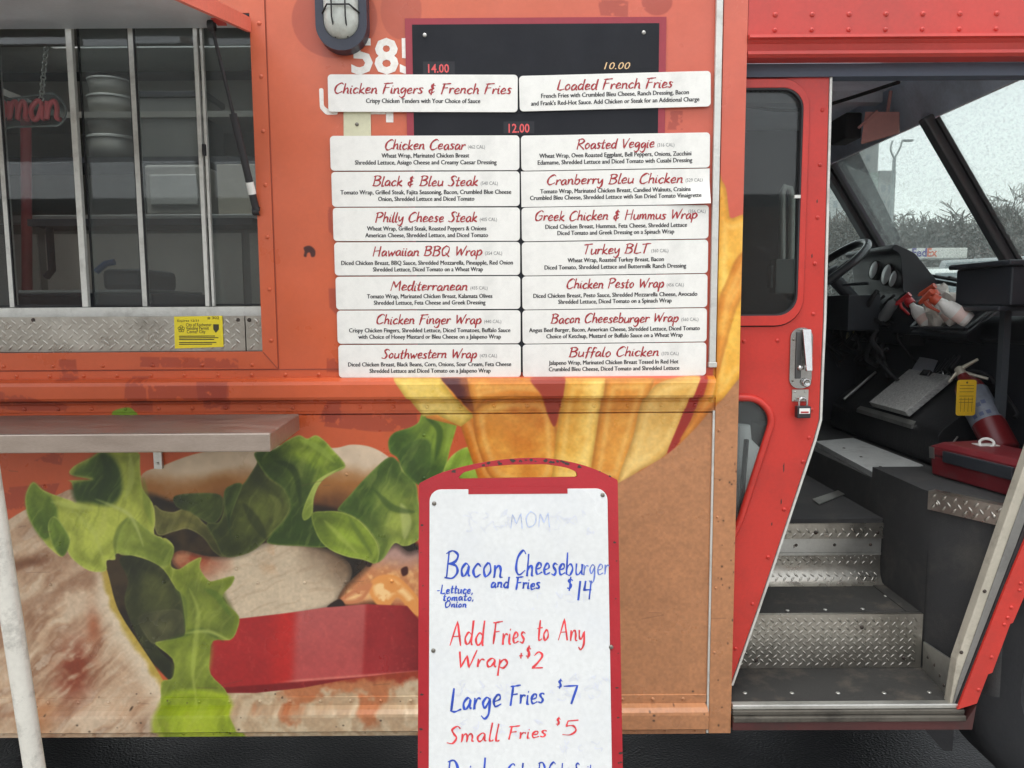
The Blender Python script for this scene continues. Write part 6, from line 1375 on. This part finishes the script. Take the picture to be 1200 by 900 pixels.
def tub(px, z, r, h, label):
    x = kx(px, 170, 1.85)[0]; o = thing('food_tub', label, 'tub', (x, 1.88, z), 'food tubs stacked on the wall shelf')
    b = MB(); b.lathe([(0, 0), (r * .9, 0), (r, h * .9), (r * .99, h * .9)], (x, 1.88, z), n=22); b.build('tub', M_KWHITE, o)
    b = MB(); b.lathe([(r * 1.04, h * .88), (r * 1.04, h * .98), (r, h), (0, h)], (x, 1.88, z), n=22); b.build('lid', mat('tub_lid', S(188, 186, 178), .5), o)
zt_ = zs_ + .031
for k, (h, lb) in enumerate(((.125, 'bottom white food tub of the shelf stack'), (.105, 'second white food tub of the shelf stack'), (.095, 'third white food tub up the shelf stack'), (.085, 'topmost white food tub of the shelf stack'))):
    tub(130, zt_, .125 - .006 * k, h, lb); zt_ += h + .002
x = kx(212, 160, 1.85)[0]; o = thing('storage_box', 'grey storage box with a dark lid on the wall shelf', 'storage box', (x, 1.88, zs_ + .031))
b = MB(); b.box(x - .17, x + .17, 1.76, 2.0, zs_ + .031, zs_ + .33); b.build('body', mat('kitchen_greybox', S(120, 118, 112), .6), o, bevel=.006)
b = MB(); b.box(x - .18, x + .18, 1.75, 2.01, zs_ + .331, zs_ + .36); b.build('lid', M_DARK, o, bevel=.004)
tag(MB().tube([kx_ for kx_ in (Vector(P(32, 360, Y=1.3)) * 1, Vector(P(30, 120, Y=1.3)))], .022, 10).build('red_pipe', mat('dull_red_pipe', S(128, 44, 44), .5), None, loc=Vector(P(32, 360, Y=1.3))), 'dull red vertical pipe behind the neon sign', 'pipe')
b = MB(); z = kx(90, 258, 1.2)[1]; x0, x1 = kx(40, 258, 1.2)[0], kx(300, 250, 1.2)[0]
rk = thing('hanging_rack', 'dark steel rack across the kitchen behind the panes', 'rack', (x0, 1.2, z))
b.box(x0, x1, 1.15, 1.35, z - .03, z); b.build('rack_bar', M_DARK, rk); b = MB(); b.tube([(kx(60, 300, 1.2)[0], 1.2, z - .03), (kx(60, 300, 1.2)[0], 1.2, z - .22), (kx(54, 325, 1.2)[0], 1.2, z - .25)], .016, 8); b.tube([((x0 + x1) / 2 + .25, 1.25, z - .03), ((x0 + x1) / 2 + .25, 1.25, .862)], .018, 8); b.build('rack_leg', M_DARK, rk)
gr = thing('griddle', 'low dark griddle with a blue handled scraper behind the sill', 'griddle', (*kx(170, 345, .6)[:1], .6, 1.3))
x0, x1 = kx(60, 340, .7)[0], kx(215, 340, .7)[0]; zg = kx(120, 345, .7)[1]
b = MB(); b.box(x0, x1, .45, .95, .861, zg); b.build('body', M_DARK, gr, bevel=.01)
b = MB(); b.box(x0 + .02, x1 - .02, .47, .93, zg + .0005, zg + .012); b.build('plate', M_KSTEEL, gr, bevel=.003)
b = MB(); b.box(kx(150, 320, .8)[0], kx(195, 320, .8)[0], .6, .9, zg + .0125, kx(150, 318, .8)[1]); b.build('back_block', M_BLACKPL, gr, bevel=.02)
b = MB(); b.tube([Vector(P(113, 318, Y=.62)), Vector(P(124, 309, Y=.62)), Vector(P(134, 307, Y=.62))], .012, 8); sc_ = b.build('scraper_handle', mat('blue_handle', S(60, 92, 140), .4), gr)
# ------------------------------------------------------------------ outside: ground, far things
def structure(o, kind='structure'): o['kind'] = kind; return o
b = MB(); n = 2; b.add([(-300, -200, 0), (300, -200, 0), (300, 300, 0), (-300, 300, 0)], [(0, 1, 2, 3)])
M_ASPH = mat('wet_asphalt', S(24, 25, 28), .42, var=.25, scale=1.5, fine=.8, fscale=120, bump=1.0, bscale=110, rvar=.2, dirt=S(20, 22, 25), dscale=2.5, damt=.7)
structure(b.build('ground', M_ASPH))
b = MB(); b.add([(-40, -31.5, .004), (40, -31.5, .004), (40, -.22, .004), (-40, -.22, .004)], [(0, 1, 2, 3)])  # pale slab added out of view to bounce light up at the truck
structure(b.build('bounce_slab', mat('pale_bounce_concrete', S(150, 148, 142), .6, var=.1, scale=2, fine=.12, fscale=120, bump=.3, bscale=80, dirt=S(120, 118, 114), dscale=1.5, damt=.5)))
cen = lambda px, py, d: Vector(P(px, py, Y=CAMY + d))
def van(cx, cy, yaw, L, Wd, H, col, label, cat='van', group=None, sign=False, cab=True):
    o = thing('delivery_van' if cat == 'van' else 'parked_car', label, cat, (cx, cy, 0), group)
    m = mat('vehicle_paint', col, .35, var=.03, coat=.3); g = M_VGLASS
    # local: x forward, built round the origin then turned
    R_ = Matrix.Translation((cx, cy, 0)) @ Matrix.Rotation(yaw, 4, 'Z')
    def mk(): q = MB(); q.T = R_; return q
    hb = H * .52
    sec = round_poly([(-L / 2, .35), (L / 2, .35), (L / 2, hb * .92), (L / 2 - .75 * (1 if cat == 'van' else 1.1), hb), (L / 2 - (1.35 if cat == 'van' else 2.1), H), (-L / 2 + (.1 if cat == 'van' else .7), H), (-L / 2, hb if cat != 'van' else H * .9)], .12, 4)
    q = mk(); q.plate(sec, -Wd / 2, Wd / 2); q.build('body', m, o, bevel=.10, seg=3)
    q = mk(); x0, x1 = L / 2 - (.80 if cat == 'van' else 1.15), L / 2 - (1.30 if cat == 'van' else 2.02)
    q.hexa([(x0 + .01, -Wd / 2 + .12, hb + .03), (x0 + .01, Wd / 2 - .12, hb + .03), (x0 - .03, Wd / 2 - .12, hb + .03), (x0 - .03, -Wd / 2 + .12, hb + .03)], [(x1 + .05, -Wd / 2 + .2, H - .08), (x1 + .05, Wd / 2 - .2, H - .08), (x1, Wd / 2 - .2, H - .08), (x1, -Wd / 2 + .2, H - .08)]); q.build('windshield', g, o)
    for s in (-1, 1):
        q = mk(); q.plate(round_poly([(-L / 2 + .5, hb + .05), (x0 - .2, hb + .05), (x1 - .05, H - .14), (-L / 2 + .7, H - .14)], .06, 3), s * (Wd / 2 + .004), s * (Wd / 2 - .02)); q.build('side_window', g, o)
        for xx in (-L / 2 + .8, L / 2 - .8):
            q = mk(); q.lathe([(0, -.10), (.33, -.10), (.34, -.08), (.34, .08), (.33, .10), (0, .10)], (xx, s * (Wd / 2 - .08), .34), (0, 1, 0), 20); q.build('wheel', M_TYRE, o)
        q = mk(); q.box(L / 2 - .06, L / 2 + .01, s * Wd / 2 - s * .12 - .12, s * Wd / 2 - s * .12 + .12, hb * .7, hb * .88); q.build('headlight', M_DIAL, o)
    if sign:
        q = mk(); q.box(-L / 2 + .2, L / 2 - 1.6, -.9, .9, H - .05, H + .34); q.build('roof_sign', M_WHITEPL, o, bevel=.02)
    return o
M_VGLASS = mat('dark_vehicle_glass', S(96, 108, 112), .12, var=.05)
a = cen(1146, 360, 13.0); van(a.x + .5, a.y, math.radians(-140), 4.6, 1.95, 2.25, S(214, 218, 216), 'white van with a sloping windshield seen low through the truck glass', 'van', 'vehicles parked beyond the truck')
a = cen(1140, 360, 18.5); van(a.x + .8, a.y, math.radians(-150), 4.9, 2.0, 2.72, S(140, 146, 148), 'grey passenger van with dark windows behind the white van', 'van', 'vehicles parked beyond the truck')
a = cen(982, 350, 20); van(a.x - .9, a.y + 1.0, math.radians(-60), 4.4, 1.85, 2.1, S(62, 84, 128), 'blue car glimpsed past the steering wheel', 'car', 'vehicles parked beyond the truck')
a = cen(1103, 360, 28); dv = van(a.x, a.y + 1.2, math.radians(180), 5.6, 2.1, 3.0, S(224, 226, 224), 'white delivery van with a purple and orange name on its roof band', 'delivery van', 'vehicles parked beyond the truck', sign=False)
q0, q1 = cen(1070, 303, 27.2), cen(1133, 290.5, 27.2); q = MB(); q.box(q0.x, q1.x, q0.y - .05, q0.y + .6, q0.z, q1.z); q.build('name_band', M_WHITEPL, dv, bevel=.02)
zb0 = q0.z + .07; q = MB(); type_text(q, 'Fed', cen(1071, 300, 27)[0], cen(1088.5, 300, 27)[0], zb0, .28, q0.y - .056, bold=.03); q.build('name_lettering', mat('purple_ink', S(84, 74, 150), .5), dv)
q = MB(); type_text(q, 'Ex', cen(1089, 300, 27)[0], cen(1101, 300, 27)[0], zb0, .28, q0.y - .056, bold=.03); q.build('name_lettering', mat('orange_ink', S(222, 104, 70), .5), dv)
# street lamp with two arms, and its small sign
sx = cen(1045, 200, 38); M_POLE = mat('galvanised_pole', S(150, 156, 156), .5, .3)
lp = thing('street_lamp', 'tall grey double arm street lamp outside the windshield', 'street lamp', (sx.x, sx.y, 0))
topz = cen(1049, 186, 38).z; a1_, a2_ = cen(1046, 165, 38), cen(1061, 165, 38)
b = MB(); b.tube([(sx.x, sx.y, 0), (sx.x + .1, sx.y, topz)], [.12, .08], 8); b.build('pole', M_POLE, lp)
b = MB(); b.tube(catmull([(sx.x + .1, sx.y, topz), (sx.x - .1, sx.y, topz + .45), (a1_.x, sx.y, a1_.z)], 4), .05, 6); b.build('arm', M_POLE, lp)
b = MB(); b.tube(catmull([(sx.x + .1, sx.y, topz), (sx.x + .35, sx.y, topz + .5), (a2_.x - .15, sx.y, a2_.z), (a2_.x, sx.y, a2_.z + .02)], 4), .05, 6); b.build('arm', M_POLE, lp)
b = MB(); b.box(a2_.x - .05, a2_.x + .35, sx.y - .1, sx.y + .1, a2_.z - .03, a2_.z + .05); b.build('lamp_head', M_POLE, lp)
b = MB(); c = cen(1046, 280, 37.6); b.box(c.x - .22, c.x + .22, c.y, c.y + .03, c.z - .25, c.z + .25); b.build('sign_plate', M_WHITEPL, lp)
# tower blocks in the mist
M_TOWER = mat('grey_concrete_tower', S(128, 130, 128), .8, var=.06, scale=.05)
M_TWIN = mat('tower_window', S(84, 92, 96), .3, var=.1)
D_ = 150
def P3(px, py): return cen(px, py, D_)
tw = thing('tower_block', 'stepped grey concrete tower block fading behind the windshield', 'building', (P3(1025, 350).x, CAMY + D_ + 8, 0))
for name, xa, xb, yt in (('tall_wing', 1012.5, 1030, 168), ('low_wing', 996, 1012, 195), ('side_wing', 1030.5, 1050, 200), ('end_wing', 966, 995.5, 212)):
    p0, p1 = P3(xa, yt), P3(xb, yt); b = MB(); dpt = 14 if name == 'tall_wing' else 11
    b.box(p0.x, p1.x, CAMY + D_, CAMY + D_ + dpt, 0, p0.z); wg = b.build(name, M_TOWER, tw)
    b = MB(); z = 3.0
    while z < p0.z - 2:
        xx = p0.x + .5
        while xx < p1.x - 1: b.box(xx, xx + .8, CAMY + D_ - .04, CAMY + D_ + .05, z, z + 1.3); xx += 1.4
        z += 2.9
    b.build('window_row', M_TWIN, wg)
    if name == 'low_wing':
        b = MB(); b.tube([(p0.x + 1.2, CAMY + D_ + 2, p0.z), (p0.x + 1.2, CAMY + D_ + 2, p0.z + 4)], .12, 5); b.box(p0.x + .5, p0.x + 2.2, CAMY + D_ + 1, CAMY + D_ + 3, p0.z + .01, p0.z + .9); b.build('roof_plant', M_TOWER, wg)
# bare winter trees
M_BARK = mat('winter_twig', S(78, 72, 66), .9, var=.2)
def bare_tree(seed, H, spread):
    rn = random.Random(seed); tk = MB(); cr = MB()
    def grow(p, d, L, r, lev):
        n = 3; pts = [p]; q = p.copy(); dd = d.copy()
        for i in range(n):
            dd = (dd + Vector((rn.uniform(-1, 1), rn.uniform(-1, 1), rn.uniform(-.4, .8))) * .16).normalized(); q = q + dd * L / n; pts.append(q.copy())
        (tk if lev < 1 else cr).tube(pts, [max(.014, r * (1 - .45 * i / n)) for i in range(n + 1)], 6 if lev < 1 else 3, caps=False, flat=lev > 1)
        if lev >= 5: return
        for k in range(4 if lev < 4 else 5):
            t = rn.uniform(.35, 1.0); i = min(n - 1, int(t * n)); pp = pts[i].lerp(pts[i + 1], t * n - i)
            ax = Vector((rn.gauss(0, 1), rn.gauss(0, 1), rn.gauss(.35, .6))).normalized()
            grow(pp, (dd * .55 + ax * spread).normalized(), L * rn.uniform(.58, .78), r * .55, lev + 1)
    for k in range(2): grow(Vector((rn.uniform(-.2, .2), rn.uniform(-.2, .2), 0)), Vector((rn.uniform(-.2, .2), rn.uniform(-.2, .2), 1)).normalized(), H * .36, H * .016, 0)
    return tk, cr
protos = []
spots = [(1118, 40, 6.4, 'between the lamp post and the windshield divider'), (1186, 36, 8.6, 'tallest of them, seen through the near windshield pane'), (1150, 44, 7.2, 'behind the divider bar'), (1076, 46, 6.2, 'beside the street lamp'), (1036, 52, 6.8, 'in front of the tower block'), (1003, 50, 6.6, 'left of the tall tower wing'), (978, 44, 7.0, 'seen past the windshield pillar'), (1092, 54, 6.8, 'rising above the delivery van'), (1060, 58, 7.0, 'small and dim behind the lamp post')]
rn = random.Random(9)
for i, (px, d, H, where) in enumerate(spots):
    pos = cen(px, 360, d); lab = f'bare grey winter tree {where}'
    if i < 3:
        o = thing('bare_tree', lab, 'tree', (pos.x, pos.y, 0), 'bare trees across the lot'); tk, cr = bare_tree(i + 3, H, .95)
        off = Vector((pos.x, pos.y, 0))
        tk.v = [v + off for v in tk.v]; cr.v = [v + off for v in cr.v]
        tk.build('trunk', M_BARK, o); cr.build('crown', M_BARK, o); protos.append((o, H))
    else:
        src, H0 = protos[i % 3]; o = copy_tree(src); o.location = (pos.x, pos.y, 0); o.rotation_euler.z = rn.uniform(0, 6); s = H / H0; o.scale = (s * 1.15, s * 1.15, s); o['label'] = lab
SP = []
for s_, H_ in ((21, 6.0), (22, 6.0)):
    tk, cr = bare_tree(s_, H_, .95); SP.append((np.array([tuple(v) for v in tk.v + cr.v], np.float32) / H_, np.array([q for q in tk.f if len(q) == 4] + [[i + len(tk.v) for i in q] for q in cr.f if len(q) == 4], np.int64)))
rg = np.random.default_rng(4); VV, FF, o_ = [], [], 0
for k in range(72):
    v, f = SP[k % 2]; a_ = rg.uniform(0, 6.28); hgt = rg.uniform(5.6, 8.8); wd_ = hgt * rg.uniform(1.0, 1.3)
    dd_ = rg.uniform(34, 62); x = (rg.uniform(950, 1240) - 600) / FPX * dd_; y = CAMY + dd_; c_, s_ = math.cos(a_), math.sin(a_)
    VV.append(np.stack([x + (v[:, 0] * c_ - v[:, 1] * s_) * wd_, y + (v[:, 0] * s_ + v[:, 1] * c_) * wd_, v[:, 2] * hgt], 1)); FF.append(f + o_); o_ += len(v)
b = MB(); me = bpy.data.meshes.new('undergrowth'); VV = np.concatenate(VV); FF = np.concatenate(FF)
me.vertices.add(len(VV)); me.vertices.foreach_set('co', VV.astype(np.float32).ravel()); me.loops.add(FF.size); me.loops.foreach_set('vertex_index', FF.astype(np.int32).ravel())
me.polygons.add(len(FF)); me.polygons.foreach_set('loop_start', np.arange(0, FF.size, 4, dtype=np.int32)); me.update(calc_edges=True); me.materials.append(M_BARK)
o = bpy.data.objects.new('undergrowth', me); COL.objects.link(o)
o['kind'] = 'stuff'; o['label'] = 'tangle of leafless grey brush under the bare trees'; o['category'] = 'brush'
# lot behind the camera: a pale building front that the glass and metal reflect
bl = thing('brick_building', 'long low brick building across the lot behind the camera', 'building', (0, -32, 0))
b = MB(); b.box(-40, 40, -40, -32, 0, 6); b.build('wall', mat('brown_brick', S(130, 96, 80), .8, var=.1), bl)
b = MB(); b.box(-40.5, 40.5, -40.5, -31.6, 6.001, 6.5); b.build('roof', M_DARK, bl)
# wet misty air
HZ = MB(); HZ.box(-310, 310, -210, 310, -1, 48)
hm = bpy.data.materials.new('misty_air'); hm.use_nodes = True; t = hm.node_tree; t.nodes.remove(t.nodes['Principled BSDF'])
pvn = t.nodes.new('ShaderNodeVolumePrincipled'); pvn.inputs['Color'].default_value = (.9, .93, .93, 1); pvn.inputs['Density'].default_value = .0015; pvn.inputs['Anisotropy'].default_value = .2
t.links.new(pvn.outputs[0], t.nodes['Material Output'].inputs['Volume'])
USE_HAZE = True
if USE_HAZE:
    o = HZ.build('haze', hm); o['kind'] = 'stuff'
